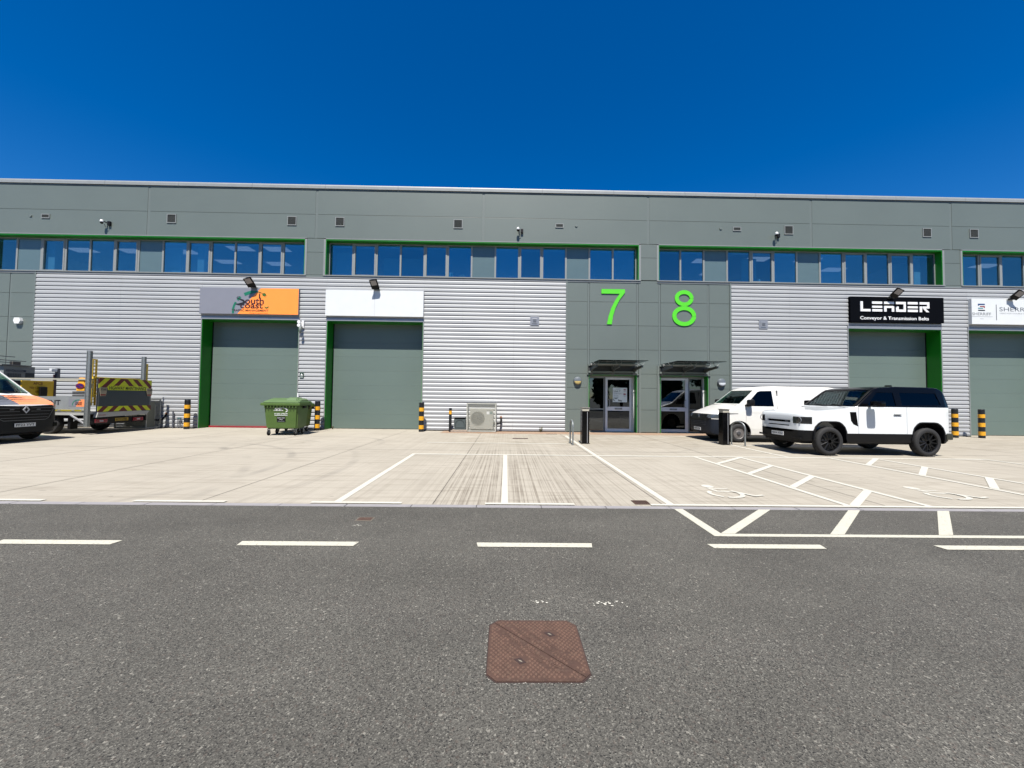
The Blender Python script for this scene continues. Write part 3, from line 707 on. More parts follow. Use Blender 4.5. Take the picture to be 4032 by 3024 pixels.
polys('small_print', GR, po, [R(.17, .27, .19-.02*k_, .197-.02*k_) for k_ in range(4)]+[R(.17, .26, -.02-.02*k_, -.013-.02*k_) for k_ in range(4)]+[R(-.2, 0, .26, .275), R(-.3, -.02, -.085, -.08)], (0, -.003, 0), XU, ZU)
# canopies
def canopy(x0, label):
    t = thing('glass_canopy', label, 'canopy', (x0+1.07, FY, 3.1), group='glass canopies over the entrances')
    w = 1.0
    MB().box(-w-.02, w+.0, -1.75, -.02, -.008, .008).build('glass_sheet', GLASSN, t)
    MB().box(-w-.1, w+.12, -.06, -.002, -.10, -.03).build('wall_rail', GREYT, t)
    MB().tube([(-w-.08, -.42, -.07), (w+.02, -.42, -.07)], .028, 8).build('front_rail', mat('pale rail', (.5, .5, .48), .4), t, 40)
    MB().box(-w-.1, w+.1, -.10, -.01, -.42, -.34).build('lower_rail', GREYT, t)
    BK = mat('canopy bracket grey', (.13, .15, .15), .5)
    MB().box(-w-.1, w+.1, -.012, -.004, -.34, -.10).build('shade_plate', mat('canopy shade dark', (.05, .055, .055), .5), t)  # dark sheet stands in for the canopy's shadow on the wall
    for x in (-.97, 0, .97):
        br = MB().prism([(-.01, -.40), (-.01, -.20), (-1.12, -.14), (-1.12, -.23), (-.35, -.30)], 'X', x-.035, x+.035).build('bracket', BK, t)
        MB().prism([(-.012, -.52), (-.012, -.40), (-.10, -.40)], 'X', x-.06, x+.06).build('bracket_foot', BK, br)
        for yy in (-.35, -1.02):
            for dx in (-.12, .12):
                MB().tube([(x, yy, -.17-.02), (x+dx*.5, yy, -.10), (x+dx, yy, -.04), (x+dx, yy, -.006)], .012, 6).build('spider_arm', GALV, br, 40)
        MB().lathe([(.10, -.01), (.115, 0), (.10, .01)], 'Y', (x, -.25, -.16), 14).build('ring', BK, br) if x == 0 else None
    return t
canopy(3.72, 'left glass canopy, over the entrance door with the letting poster'); canopy(6.93, 'right glass canopy, over the entrance nearer the white van')
# unit numbers
LIME = mat('lime green numeral', (.15, 1.02, .03), .45, var=.02)
th = .035
def seven():
    ps = [[(4.27, 6.49), (5.34, 6.49), (5.34, 6.335), (4.27, 6.29)]]
    top = [(4.27, 6.285), (4.27, 6.49), (5.34, 6.49), (5.34, 6.34)]
    lft = [(5.10, 6.285), (4.90, 5.99), (4.72, 5.62), (4.60, 5.25), (4.53, 4.89)]
    rgt = [(5.34, 6.34), (5.10, 6.02), (4.92, 5.66), (4.80, 5.27), (4.745, 4.89)]
    ps = [[(4.27, 6.285), (5.10, 6.285), (5.34, 6.34), (5.34, 6.49), (4.27, 6.49)]]
    for i in range(4): ps.append([lft[i+1], rgt[i+1], rgt[i], lft[i]])
    return ps
o = polys('numeral', LIME, bld, seven(), (0, FY, 0), XU, ZU, .002, th); o.matrix_parent_inverse = Matrix.Translation((0, -FY, 0)); o['label'] = 'lime green number 7'
e = strip(arc(8.045, 6.13, .34, 0, 360, 28, .28), .175)+strip(arc(8.045, 5.315, .45, 0, 360, 32, .365), .185)
o = polys('numeral', LIME, bld, e, (0, FY, 0), XU, ZU, .002, th); o.matrix_parent_inverse = Matrix.Translation((0, -FY, 0)); o['label'] = 'lime green number 8'

# ------------------------------------------------------------------ signs
def board(name, label, x0, x1, z0, z1, m, d=.09):
    t = thing(name, label, 'sign', ((x0+x1)/2, FY-.05, z0)); w = (x1-x0)/2; h = z1-z0
    MB().cbox(-w, w, -d, .04, 0, h, .006).build('board', m, t); return t, -d
SGREY = mat('sign grey', (.36, .37, .43), .4, var=.02); SOR = mat('sign orange', (1.85, .52, .08), .4, var=.02)
INK = mat('sign ink', (.012, .012, .016), .5); MAROON = mat('ink over orange', (.07, .004, .006), .5); SGRN = mat('sign green', (.0, .26, .15), .5); LEAF = mat('leaf green', (.07, .20, .02), .5)
t, yy = board('company_sign', 'grey and orange sign board of a traffic management company above the left door', -13.63, -9.28, 5.08, 6.25, SGREY)
O = (11.455-11.455, yy, 0); cx0 = -11.455
def sxy(x, z): return (x-cx0, z-5.08)
polys('orange_field', SOR, t, [[sxy(-11.95, 5.085), sxy(-9.285, 5.085), sxy(-9.285, 6.245), sxy(-10.95, 6.245), sxy(-11.33, 5.85)]], O, XU, ZU, .002)
for ps_ in (strip([sxy(*p) for p in arc(-11.15, 5.22, 1.0, 188, 152, 6, .82)], .09), strip([sxy(*p) for p in arc(-11.15, 5.22, .98, 146, 134, 3, .86)], .1), strip([sxy(*p) for p in arc(-11.15, 5.22, .98, 122, 84, 9, .86)], [.14]*6+[.11, .1, .07, .05])):
    polys('logo_arc', SGRN, t, ps_, O, XU, ZU, .005)
polys('logo_cable', LEAF, t, strip([sxy(*p) for p in [(-11.05, 6.08), (-10.95, 6.05), (-10.86, 5.99)]], .03)+[[sxy(*p) for p in arc(-10.80, 5.96, .085, 0, 360, 12, .075)[:-1]]]+strip([sxy(-10.74, 5.93), sxy(-10.68, 5.90)], .02)+strip([sxy(-10.78, 5.88), sxy(-10.72, 5.85)], .02), O, XU, ZU, .007)
road = [(-11.84, 5.86), (-11.98, 5.84), (-12.0, 5.80), (-11.86, 5.74), (-11.72, 5.69), (-11.66, 5.62), (-11.72, 5.55), (-11.90, 5.51), (-12.06, 5.52)]
polys('logo_road', INK, t, strip([sxy(*p) for p in road], [.015, .02, .03, .05, .08, .11, .12, .09, .02]), O, XU, ZU, .007)
text('outh', 'lettering', MAROON, t, (*sxy(-11.22, 5.72)[:1], yy, sxy(0, 5.675)[1]), XU, ZU, .83, .30, .045, .005)
polys('fork_ascender', MAROON, t, [R(*[v-cx0 for v in (-11.03, -10.97)], .70, .90), R(*[v-cx0 for v in (-11.03, -11.012)], .88, .97), R(*[v-cx0 for v in (-10.988, -10.97)], .88, .97)], O, XU, ZU, .006)
text('coast', 'lettering', MAROON, t, (-11.34-cx0, yy, 5.45-5.08), XU, ZU, 1.0, .235, .045, .006)
text('TRAFFIC MANAGEMENT', 'lettering', MAROON, t, (-11.40-cx0, yy, 5.245-5.08), XU, ZU, 1.62, .095, .03, .006)
text('Driving to a greener future', 'lettering', mat('dark orange ink', (.35, .06, .0), .5), t, (-11.02-cx0, yy, 5.125-5.08), XU, ZU, .80, .055, .0, .006, shear=.2)
polys('logo_leaf', LEAF, t, [[sxy(*p) for p in [(-10.78, 5.44), (-10.70, 5.40), (-10.67, 5.33), (-10.75, 5.36)]], [sxy(*p) for p in [(-10.58, 5.45), (-10.68, 5.40), (-10.70, 5.33), (-10.60, 5.36)]]], O, XU, ZU, .006)
t, yy = board('blank_sign', 'plain white blank sign board above the second door', -8.09, -3.74, 5.07, 6.23, mat('blank white board', (.70, .72, .72), .45, var=.02))
MB().box(-.003, .003, yy-.0015, yy, 0, 1.16).build('board_joint', FRAME, t)
t, yy = board('company_sign', 'black sign board with white angular letters LEADER', 15.60, 19.92, 5.14, 6.31, mat('sign black', (.003, .004, .007), .7, spec=.04))
WL = mat('white letters', (.85, .85, .85), .4, var=.01); cx0, cz0 = 17.76, 5.14
def blk(x0, x1, z0, z1): return R(x0-cx0, x1-cx0, z0-cz0, z1-cz0)
ps = []; T = 6.085; Bm = 5.63; w = .105
ps += [blk(16.04, 16.15, Bm, T), blk(16.15, 16.50, Bm, Bm+w)]
for x in (16.58, 18.22): ps += [blk(x, x+.46, T-w, T), blk(x, x+.46, 5.80, 5.80+.09), blk(x, x+.46, Bm, Bm+w)]
ps += [blk(17.13, 17.59, T-w, T), blk(17.13, 17.59, 5.80, 5.89), blk(17.13, 17.24, Bm, 5.80), blk(17.48, 17.59, Bm, 5.80)]
ps += [blk(17.68, 17.80, Bm, 5.87), blk(17.80, 18.03, Bm, Bm+w), blk(18.03, 18.13, Bm, T), blk(17.68, 18.03, T-w, T)]
ps += [blk(18.77, 19.12, T-w, T), blk(19.12, 19.22, 5.80, T), blk(18.90, 19.12, 5.80, 5.89), blk(18.77, 18.88, Bm, 5.89)]
ps += [[(18.93-cx0, 5.79-cz0), (19.05-cx0, 5.79-cz0), (19.21-cx0, Bm-cz0), (19.08-cx0, Bm-cz0)]]
polys('letters', WL, t, ps, (0, yy, 0), XU, ZU, .003, .03)
text('Conveyor & Transmission Belts', 'lettering', WL, t, (17.625-cx0, yy, 5.315-cz0), XU, ZU, 3.17, .20, .03, .004)
t, yy = board('company_sign', 'white sign board with grey SHERRIFF lettering at the right edge', 21.18, 25.5, 5.12, 6.29, mat('blank white board', (.70, .72, .72), .45, var=.02), .12)
cx0, cz0 = 23.34, 5.12; GI = mat('grey sign ink', (.22, .24, .27), .6); GI2 = mat('pale grey ink', (.5, .52, .55), .6)
polys('logo_blue', mat('navy', (.01, .07, .25), .5), t, [blk(21.47, 21.79, 6.0, 6.06), [(21.47-cx0, 5.95-cz0), (21.55-cx0, 6.0-cz0), (21.47-cx0, 6.0-cz0)]], (0, yy, 0), XU, ZU, .003)
polys('logo_red', mat('brick red', (.40, .03, .03), .5), t, [blk(21.56, 21.79, 5.91, 5.955), [(21.76-cx0, 5.87-cz0), (21.79-cx0, 5.85-cz0), (21.79-cx0, 5.91-cz0), (21.72-cx0, 5.91-cz0)]], (0, yy, 0), XU, ZU, .003)
polys('logo_teal', mat('teal', (.05, .35, .40), .5), t, [blk(21.47, 21.71, 5.83, 5.875)], (0, yy, 0), XU, ZU, .003)
polys('logo_dark', INK, t, [blk(21.47, 21.79, 5.73, 5.78)], (0, yy, 0), XU, ZU, .003)
polys('divider', GI, t, [blk(22.30, 22.335, 5.31, 6.03)], (0, yy, 0), XU, ZU, .003)
text('SHERRIFF', 'lettering', GI, t, (21.63-cx0, yy, 5.59-cz0), XU, ZU, .88, .13, .0, .003); text('SHERRIFF', 'lettering', GI, t, (23.3-cx0, yy, 5.82-cz0), XU, ZU, 1.68, .19, .0, .003)
text('HERITAGE DOUBLE GLAZING', 'lettering', GI2, t, (23.28-cx0, yy, 5.63-cz0), XU, ZU, 1.6, .05, .0, .003)
polys('small_print', GI2, t, [blk(21.14+.02, 22.14, 5.46, 5.475), blk(21.55, 21.72, 5.36, 5.375)], (0, yy, 0), XU, ZU, .003)
t = thing('safety_sign', 'small green first aid style plate on the ribbed wall left of the second door', 'sign', (-9.09, FY-.045, 2.27))
MB().box(-.085, .085, -.01, .0, 0, .26).build('plate', mat('sign dark green', (.01, .07, .04), .5), t)
polys('triangle', WL, t, [[(-.055, .12), (.055, .12), (0, .22)]], (0, -.01, 0), XU, ZU, .002); polys('caption', WL, t, [R(-.06, .06, .04, .06)], (0, -.01, 0), XU, ZU, .002)

# ------------------------------------------------------------------ small wall fittings
def vent(x, z, w, h, label, grp='louvred vents in the grey parapet'):
    t = thing('louvre_vent', label, 'vent', (x, FY-.0, z), group=grp)
    f = .03
    MB().box(-w/2, w/2, -.03, -.002, -h/2, -h/2+f).box(-w/2, w/2, -.03, -.002, h/2-f, h/2).box(-w/2, -w/2+f, -.03, -.002, -h/2+f, h/2-f).box(w/2-f, w/2, -.03, -.002, -h/2+f, h/2-f).build('frame', FRAME, t)
    MB().box(-w/2+f, w/2-f, -.008, -.003, -h/2+f, h/2-f).build('backing', DARK, t)
    n = max(3, int(h/.055)); me = MB().prism([(-.029, -.010), (-.012, .006), (-.010, .003), (-.026, -.013)], 'X', -w/2+f, w/2-f).mesh('slat', mat('slat grey', (.16, .18, .18), .5))
    for i in range(n):
        o = bpy.data.objects.new('slat', me); link(o, t); o.location = (0, 0, -h/2+f+(i+.5)*(h-2*f)/n)
for x, lb in ((-15.11, 'square louvre vent above the left window strip, right of its camera'), (-9.75, 'square louvre vent above the right end of the left window strip'),
              (-7.60, 'square louvre vent above the left end of the middle window strip'), (-2.27, 'square louvre vent above the middle of the middle window strip'),
              (12.90, 'square louvre vent above the right window strip beside a camera'), (19.36, 'square louvre vent above the right end of the right window strip'), (21.57, 'rightmost square louvre vent in the parapet')):
    vent(x, 9.37, .41, .41, lb)
for x, lb in ((-20.67, 'flat oblong louvre vent at far left'), (2.34, 'flat oblong louvre vent above the number 7'), (10.50, 'flat oblong louvre vent right of the number 8')):
    vent(x, 9.375, .37, .19, lb)
for x, lb in ((-21.33, 'small round pipe outlet at far left of the parapet'), (3.11, 'small round pipe outlet above the number 7'), (9.75, 'small round pipe outlet right of the number 8')):
    tag(MB().lathe([(.05, -.03), (.058, -.03), (.058, 0), (.05, 0)], 'Y', (0, 0, 0), 16).lathe([(.049, -.012), (.049, 0)], 'Y', (0, 0, 0), 14, 1).build('pipe_outlet', [GREYT, DARK], loc=(x, FY-.001, 9.39)), lb, 'pipe outlet', 'round pipe outlets')
for x, lb in ((1.25, 'small square white vent on the ribbed wall left of the grey panels'), (11.66, 'small square white vent on the ribbed wall right of the grey panels')):
    t = thing('wall_vent', lb, 'vent', (x, FY-.032, 4.98))
    MB().cbox(-.20, .20, -.02, .03, -.20, .20, .006).build('plate', SILV, t); MB().cbox(-.12, .12, -.04, -.02, -.12, .12, .01).build('cover', SILV, t)
    MB().box(-.075, .075, -.043, -.0405, -.06, -.035).box(-.075, .075, -.043, -.0405, -.01, .012).box(-.075, .075, -.043, -.0405, .04, .06).build('slots', DARK, t)
for x, r, lb in ((-17.92, .5, 'dome camera with black cable box on the left parapet'), (.53, 0, 'dome camera with black cable box on the middle parapet'), (12.29, -.5, 'dome camera with black cable box on the right parapet')):
    t = thing('security_camera', lb, 'camera', (x, FY, 9.09), group='cameras on the parapet')
    MB().cbox(.04, .16, -.09, -.002, -.10, .08, .012).build('junction_box', BLACKP, t)
    MB().tube([(-.02, -.002, .02), (-.02, -.14, .03), (-.07, -.2, .02)], .022, 8).build('arm', BLACKP, t)
    MB().lathe([(.0, .10), (.04, .09), (.065, .05), (.07, .0), (.06, -.02)], 'Z', (-.08, -.2, 0), 14).build('hood', WHITEP, t, 40)
    MB().lathe([(.058, -.02), (.055, -.06), (.03, -.09), (.002, -.1)], 'Z', (-.08, -.2, 0), 14).build('dome', BLACKG, t, 60)
    MB().tube([(.08, -.06, -.10), (.04, -.08, -.19), (-.03, -.08, -.19), (-.06, -.1, -.06)], .009, 6).build('cable', BLACKP, t, 60)
def flood(x, tilt, label):
    t = thing('floodlight', label, 'floodlight', (x, FY-.03, 6.27), group='floodlights above the sign boards')
    MB().box(-.13, .13, -.10, .02, -.02, .01).box(-.14, .14, -.22, -.08, -.02, .005).build('bracket', GALV, t)
    MB().box(-.15, .15, -.26, -.20, -.02, .04).build('hinge', BLACKP, t)
    h = MB().cbox(-.17, .17, -.02, .03, 0, .42, .015)
    ho = h.build('lamp_head', BLACKP, t, 30); ho.location = (0, -.25, .0); ho.rotation_euler = (rad(38), rad(tilt), 0)
    MB().box(-.12, .12, -.026, -.021, .16, .38).build('lens', mat('lamp lens', (.62, .55, .50), .3), ho)
    MB().cbox(-.09, .09, .03, .09, .04, .2, .01).build('driver_box', BLACKP, ho)
flood(-11.25, -16, 'black floodlight above the grey and orange sign'); flood(-5.83, -9, 'black floodlight above the blank white sign')
flood(17.43, 22, 'black floodlight above the black LEADER sign'); flood(22.95, 24, 'black floodlight above the white sign at the right edge')
t = thing('alarm_box', 'white hexagonal alarm box on the grey panels at far left', 'alarm', (-21.57, FY, 4.65))
MB().prism([(-.11, .13), (.11, .13), (.15, 0), (.09, -.13), (-.09, -.13), (-.15, 0)], 'Y', -.12, -.001).build('case', WHITEP, t)
t = thing('siren', 'white sounder and spotlight on the ribbed wall beside the left door', 'siren', (-9.10, FY-.04, 4.66))
MB().cbox(-.04, .06, -.06, .01, -.16, .18, .01).build('backplate', WHITEP, t)
for z in (.09, -.06): MB().lathe([(.02, -.06), (.05, -.14), (.075, -.22), (.07, -.225)], 'Y', (-.08, 0, z), 16).build('horn', WHITEP, t, 40)
MB().tube([(0, -.05, -.1), (0, -.2, -.14), (0, -.24, -.2)], .02, 6).build('arm', GREYT, t)
MB().lathe([(.03, .12), (.06, .08), (.06, -.05), (.02, -.12)], 'Z', (0, -.24, -.28), 12).build('sensor', GREYT, t, 40)
t = thing('door_contact', 'small white box on the wall edge beside the left door', 'switch', (-9.22, FY-.04, 1.52))
MB().cbox(-.03, .03, -.04, .0, -.09, .09, .006).build('case', WHITEP, t)
for x, lit, lb in ((3.21, (.85, .66, .25), 'round bulkhead light with a yellowed lens left of the left entrance'), (9.73, (.72, .76, .80), 'round bulkhead light with a white lens right of the right entrance')):
    t = thing('bulkhead_light', lb, 'wall light', (x, FY-.002, 2.31))
    MB().lathe([(.185, 0), (.185, -.05), (.16, -.10), (.10, -.125), (.0, -.13)], 'Y', (0, 0, 0), 28).build('housing', mat('lamp housing grey', (.20, .23, .26), .4), t, 40)
    pts = [(r_k*math.cos(a_), -y_, r_k*math.sin(a_)) for r_k, y_ in ((.155, .108),) for a_ in [rad(180+180*i/16) for i in range(17)]]
    b = MB(); rows = []
    for rk, yk in ((.15, .112), (.11, .136), (.05, .148), (.0, .15)):
        rows.append([(rk*math.cos(rad(180+180*i/16)), -yk, rk*math.sin(rad(180+180*i/16))-.012) for i in range(17)])
    for r1_, r2_ in zip(rows[:-1], rows[1:]):
        for i in range(16): b.quad([r1_[i], r1_[i+1], r2_[i+1], r2_[i]])
    b.build('lens', mat('lens %.2f' % lit[2], lit, .35), t, 60)

# ------------------------------------------------------------------ bollards
BBLK = mat('bollard black', (.012, .013, .016), .4, var=.2, vscale=14); BYEL = mat('bollard yellow', (1.25, .60, .02), .45, var=.12, vscale=18)
def bollard(x, y, h, r, bands, label, grp):
    t = thing('bollard', label, 'bollard', (x, y, 0), group=grp)
    MB().lathe([(r, 0), (r, h-.015), (r-.015, h)], n=24).build('post', BBLK, t, 40)
    for z0, z1 in bands: MB().lathe([(r+.003, z0), (r+.003, z1)], n=24).build('yellow_band', BYEL, t, 40)
    return t
BD = [(.115, .285), (.49, .665), (.88, 1.04)]
bo = None
for x, y, lb in ((-13.72, 17.18, 'black and yellow bollard left of the left door'), (-8.13, 17.13, 'black and yellow bollard behind the green bins'),
                 (-3.65, 17.13, 'black and yellow bollard right of the second door'), (19.72, 17.0, 'black and yellow bollard between the two right doors, behind the black and white car'),
                 (20.84, 16.94, 'rightmost black and yellow bollard, in front of the far right door')):
    bo = bollard(x, y, 1.26, .108, BD, lb, 'black and yellow bollards by the doors') if bo is None else dup(bo, (x, y, 0), lb)
bollard(-2.40, 17.12, 1.04, .062, [(.77, .92)], 'thin black bollard with one yellow band beside the meter box', 'thin bollard')
def lightbollard(x, y, label):
    t = thing('light_bollard', label, 'bollard light', (x, y, 0), rad(4), 'bollard lights before the entrances'); a = .125
    MB().box(-a-.02, a+.02, -a-.02, a+.02, 0, .012).build('base_plate', BLACKP, t)
    MB().cbox(-a, a, -a, a, .012, 1.10, .012).build('post', BLACKG, t)
    MB().box(.045, .065, -a-.004, -a, .03, 1.08).build('edge_strip', SILV, t)
    MB().cbox(-a+.008, a-.008, -a+.008, a-.008, 1.10, 1.20, .006).build('lamp_lens', mat('bollard lens', (.72, .68, .55), .4), t)
    MB().cbox(-a-.015, a+.015, -a-.015, a+.015, 1.20, 1.225, .006).build('cap', mat('bollard cap', (.30, .28, .24), .5), t)
lightbollard(2.70, 13.40, 'square black bollard light left of the entrances'); lightbollard(7.52, 13.45, 'square black bollard light in front of the white van')
def hoop(x, y, rot, label):
    t = thing('cycle_hoop', label, 'cycle stand', (x, y, 0), rot, 'steel hoops beside the bollard lights')
    pts = [(-.25, 0, 0), (-.25, 0, .58)]+[(-.25+.25*(1-math.cos(rad(a_))), 0, .58+.22*math.sin(rad(a_))) for a_ in range(15, 180, 15)]+[(.25, 0, .58), (.25, 0, 0)]
    MB().tube(pts, .026, 10).build('tube', GALV, t, 60)
    MB().lathe([(.05, 0), (.05, .008)], c=(-.25, 0, 0), n=12).lathe([(.05, 0), (.05, .008)], c=(.25, 0, 0), n=12).build('flanges', GALV, t)
hoop(2.21, 13.17, rad(91), 'grey steel hoop left of the left bollard light'); hoop(7.915, 13.30, rad(-67), 'grey steel hoop before the van wheel')

# ------------------------------------------------------------------ wall-base equipment
def m_mesh(name, col, scale, thr=.3):
    s = NT(name); x, y, z = s.xyz()
    def band(c): return s.math('LESS_THAN', s.math('MODULO', s.math('ADD', s.math('MULTIPLY', c, scale), 1000), 1), thr)
    a = s.math('MAXIMUM', s.math('MAXIMUM', band(s.math('ADD', x, y)), band(z)), 0)
    s.b.inputs['Base Color'].default_value = (*col, 1); s.l(a, s.b.inputs['Alpha']); return s.m
CREAM = mat('cage cream', (.70, .70, .62), .5, var=.04)
MESHM = m_mesh('cage wire mesh', (.36, .36, .30), 36, .15)
ACW = mat('air unit casing', (.62, .61, .53), .5, var=.04)
def ac_unit(x0, x1, y0, y1, h, label, cagelabel, pipes=True, panelled_side=False):
    w, d = x1-x0, y1-y0; cx = (x0+x1)/2
    t = thing('equipment_cage', cagelabel, 'cage', (cx, y1, 0)); f = .045
    b = MB(); a = w/2
    for sx in (-a, a-f):
        for sy in (-d, -f): b.box(sx, sx+f, sy, sy+f, .03, h)
    for z in (.03, h-f):
        b.box(-a+f, a-f, -d, -d+f, z, z+f).box(-a+f, a-f, -f, 0, z, z+f).box(-a, -a+f, -d+f, -f, z, z+f).box(a-f, a, -d+f, -f, z, z+f)
    b.build('frame', CREAM, t)
    b = MB().quad([(-a+f, -d+.02, .075), (a-f, -d+.02, .075), (a-f, -d+.02, h-f), (-a+f, -d+.02, h-f)]).quad([(-a+f, -d+f, h-.02), (a-f, -d+f, h-.02), (a-f, -f, h-.02), (-a+f, -f, h-.02)])
    for x in (-a+.02, a-.02): b.quad([(x, -d+f, .075), (x, -f, .075), (x, -f, h-f), (x, -d+f, h-f)])
    b.build('wire_mesh', MESHM, t)
    if panelled_side: MB().box(a-.015, a+.004, -d+f, -d*.45, .075, h-.12).build('side_panel', mat('olive grey panel', (.25, .26, .20), .6), t)
    u = thing('air_unit', label, 'air conditioner', (cx, y1, .10)); aw = .51; ah = .92
    MB().cbox(-aw, aw, -.42, -.08, .03, ah, .015).build('casing', ACW, u)
    MB().box(-.42, -.3, -.44, -.06, 0, .03).box(.3, .42, -.44, -.06, 0, .03).build('feet', BLACKP, u)
    fx = -.16; fz = .50
    MB().lathe([(.30, -.426), (.30, -.419)], 'Y', (fx, 0, fz), 28).build('fan_opening', mat('fan dark', (.07, .07, .06), .7), u)
    g = MB()
    for r in (.07, .12, .17, .22, .27, .305): 
        g.tube([(fx+r*math.cos(rad(k_)), -.436, fz+r*math.sin(rad(k_))) for k_ in range(0, 361, 20)], .005, 4, cap=False)
    for k_ in range(-5, 6):
        x_ = k_*.055; hh = math.sqrt(.305**2-x_**2); g.box(fx+x_-.003, fx+x_+.003, -.435, -.43, fz-hh, fz+hh)
    g.build('fan_guard', ACW, u)
    MB().box(.22, .34, -.424, -.4205, .68, .80).build('paper_label', WHITEP, u); MB().box(.36, .48, -.424, -.4205, .69, .80).build('energy_label', mat('label teal grey', (.18, .30, .28), .6), u)
    polys('brand_mark', mat('mark grey', (.2, .2, .19), .6), u, [[(.24, .82), (.28, .82), (.26, .86)], R(.31, .44, .83, .845), R(-.40, -.3, .84, .85), R(.36, .37, .35, .47)], (0, -.42, 0), XU, ZU, .003)
    if pipes:
        p = thing('pipe_loop', 'black insulated pipes entering the wall beside the '+('right' if cx > -5 else 'left')+' caged unit', 'pipe', (x1, FY, 0))
        MB().tube([(-.25, -.3, .38), (.06, -.28, .36), (.17, -.22, .40), (.20, -.1, .52), (.19, -.02, .62)], .035, 8).tube([(.05, -.28, .37), (.20, -.24, .37), (.24, -.12, .50), (.21, -.02, .60)], .025, 8).build('insulation', BLACKP, p, 60)
        MB().lathe([(.055, -.05), (.055, 0)], 'Y', (.2, -.0, .64), 14).build('wall_collar', mat('copper sleeve', (.45, .2, .1), .5), p)
ac_unit(-1.70, -.41, 17.08, 17.58, 1.26, 'cream air conditioning unit with a round fan inside the cage left of the grey panels', 'cream wire mesh cage around an air unit against the ribbed wall')
ac_unit(-16.5, -15.17, 16.86, 17.56, 1.27, 'cream air conditioning unit half hidden behind the flatbed truck', 'cream cage with an olive side panel behind the flatbed truck', panelled_side=True)
t = thing('meter_box', 'dark grey gas meter box with an arched lid on the ribbed wall', 'meter box', (-2.01, 17.53, .085))
MB().prism([(.03, .0), (-.20, .0), (-.17, .45), (.03, .55)], 'X', -.25, .25).build('case', mat('meter grey', (.10, .13, .13), .5, var=.06), t)
MB().box(-.30, .24, -.20, .02, .53, .57).build('cover_ledge', SILV, t)
lid = strip(arc(0, .22, .19, 0, 180, 14), .012)+strip([(-.19, .22), (-.19, .07)], .012)+strip([(.19, .22), (.19, .07)], .012)+strip([(-.19, .07), (.19, .07)], .012)
polys('lid_groove', BLACKP, t, lid, (0, -.205, .01), XU, (0, .067, 1), .004)
t = thing('pipe_stand', 'thin grey pipes and a tap against the ribbed wall left of the left door', 'pipework', (-14.62, FY-.1, 0))
b = MB()
for x, h in ((0, .72), (.22, .40), (.34, .42)): b.tube([(x, 0, 0), (x, 0, h)], .018 if x else .03, 8)
b.build('pipes', mat('pipe grey', (.16, .17, .20), .5), t, 60); MB().cbox(.2, .36, -.03, .02, .40, .47, .01).build('valve', mat('valve blue grey', (.10, .18, .20), .5), t)
def weed(x, y, s, label, seed):
    random.seed(seed); t = thing('weed', label, 'weed', (x, y, 0)); b = MB()
    for i in range(26):
        a_, l = random.uniform(0, 6.28), random.uniform(.3, 1)*s; p = Vector((math.cos(a_)*l*.45, math.sin(a_)*l*.3, l*random.uniform(.5, 1)))
        q = Vector((random.uniform(-.02, .02), random.uniform(-.02, .02), .0)); w_ = Vector((-math.sin(a_), math.cos(a_), .3))*.012
        b.quad([q, q+w_*.5, p+w_, p*1.08, p-w_])
    b.build('leaves', mat('weed green', (.14, .13, .045), .8, var=.4, vscale=20), t); MB().tube([(0, 0, 0), (.01, 0, s*.8)], .005, 5).build('stem', mat('weed stem', (.2, .14, .07), .8), t)
weed(1.55, 17.52, .26, 'dry little weed at the foot of the ribbed wall', 3); weed(-7.82, 17.95, .16, 'tiny weed at the bottom left corner of the second door', 4)
random.seed(11)

# ------------------------------------------------------------------ wheelie bins
def m_bin():
    s = NT('bin green'); v = s.mapv()
    c = s.mix(s.rng(s.noise(v, 3, 5), .35, .65, 0, 1), (.070, .135, .022), (.085, .155, .028))
    c = s.mix(s.rng(s.noise(s.mapv((9, 9, 1)), 2, 5, .7), .6, .8, 0, .3), c, (.14, .15, .09))
    s.l(c, s.b.inputs['Base Color']); s.b.inputs['Roughness'].default_value = .5; return s.m
BG = m_bin(); BGL = mat('bin lid green', (.15, .26, .10), .45, var=.08)
def frus(mb, x0, x1, y0, y1, z0, X0_, X1_, Y0_, Y1_, z1, c=.05, mi=0):
    bm = bmesh.new(); bmesh.ops.create_cube(bm, size=1)
    for v in bm.verts:
        lo = v.co.z < 0
        xa, xb, ya, yb = (x0, x1, y0, y1) if lo else (X0_, X1_, Y0_, Y1_)
        v.co = Vector((xa if v.co.x < 0 else xb, ya if v.co.y < 0 else yb, z0 if lo else z1))
    bmesh.ops.bevel(bm, geom=bm.edges[:], offset=c, segments=3, affect='EDGES'); mb.bm(bm, mi); return mb
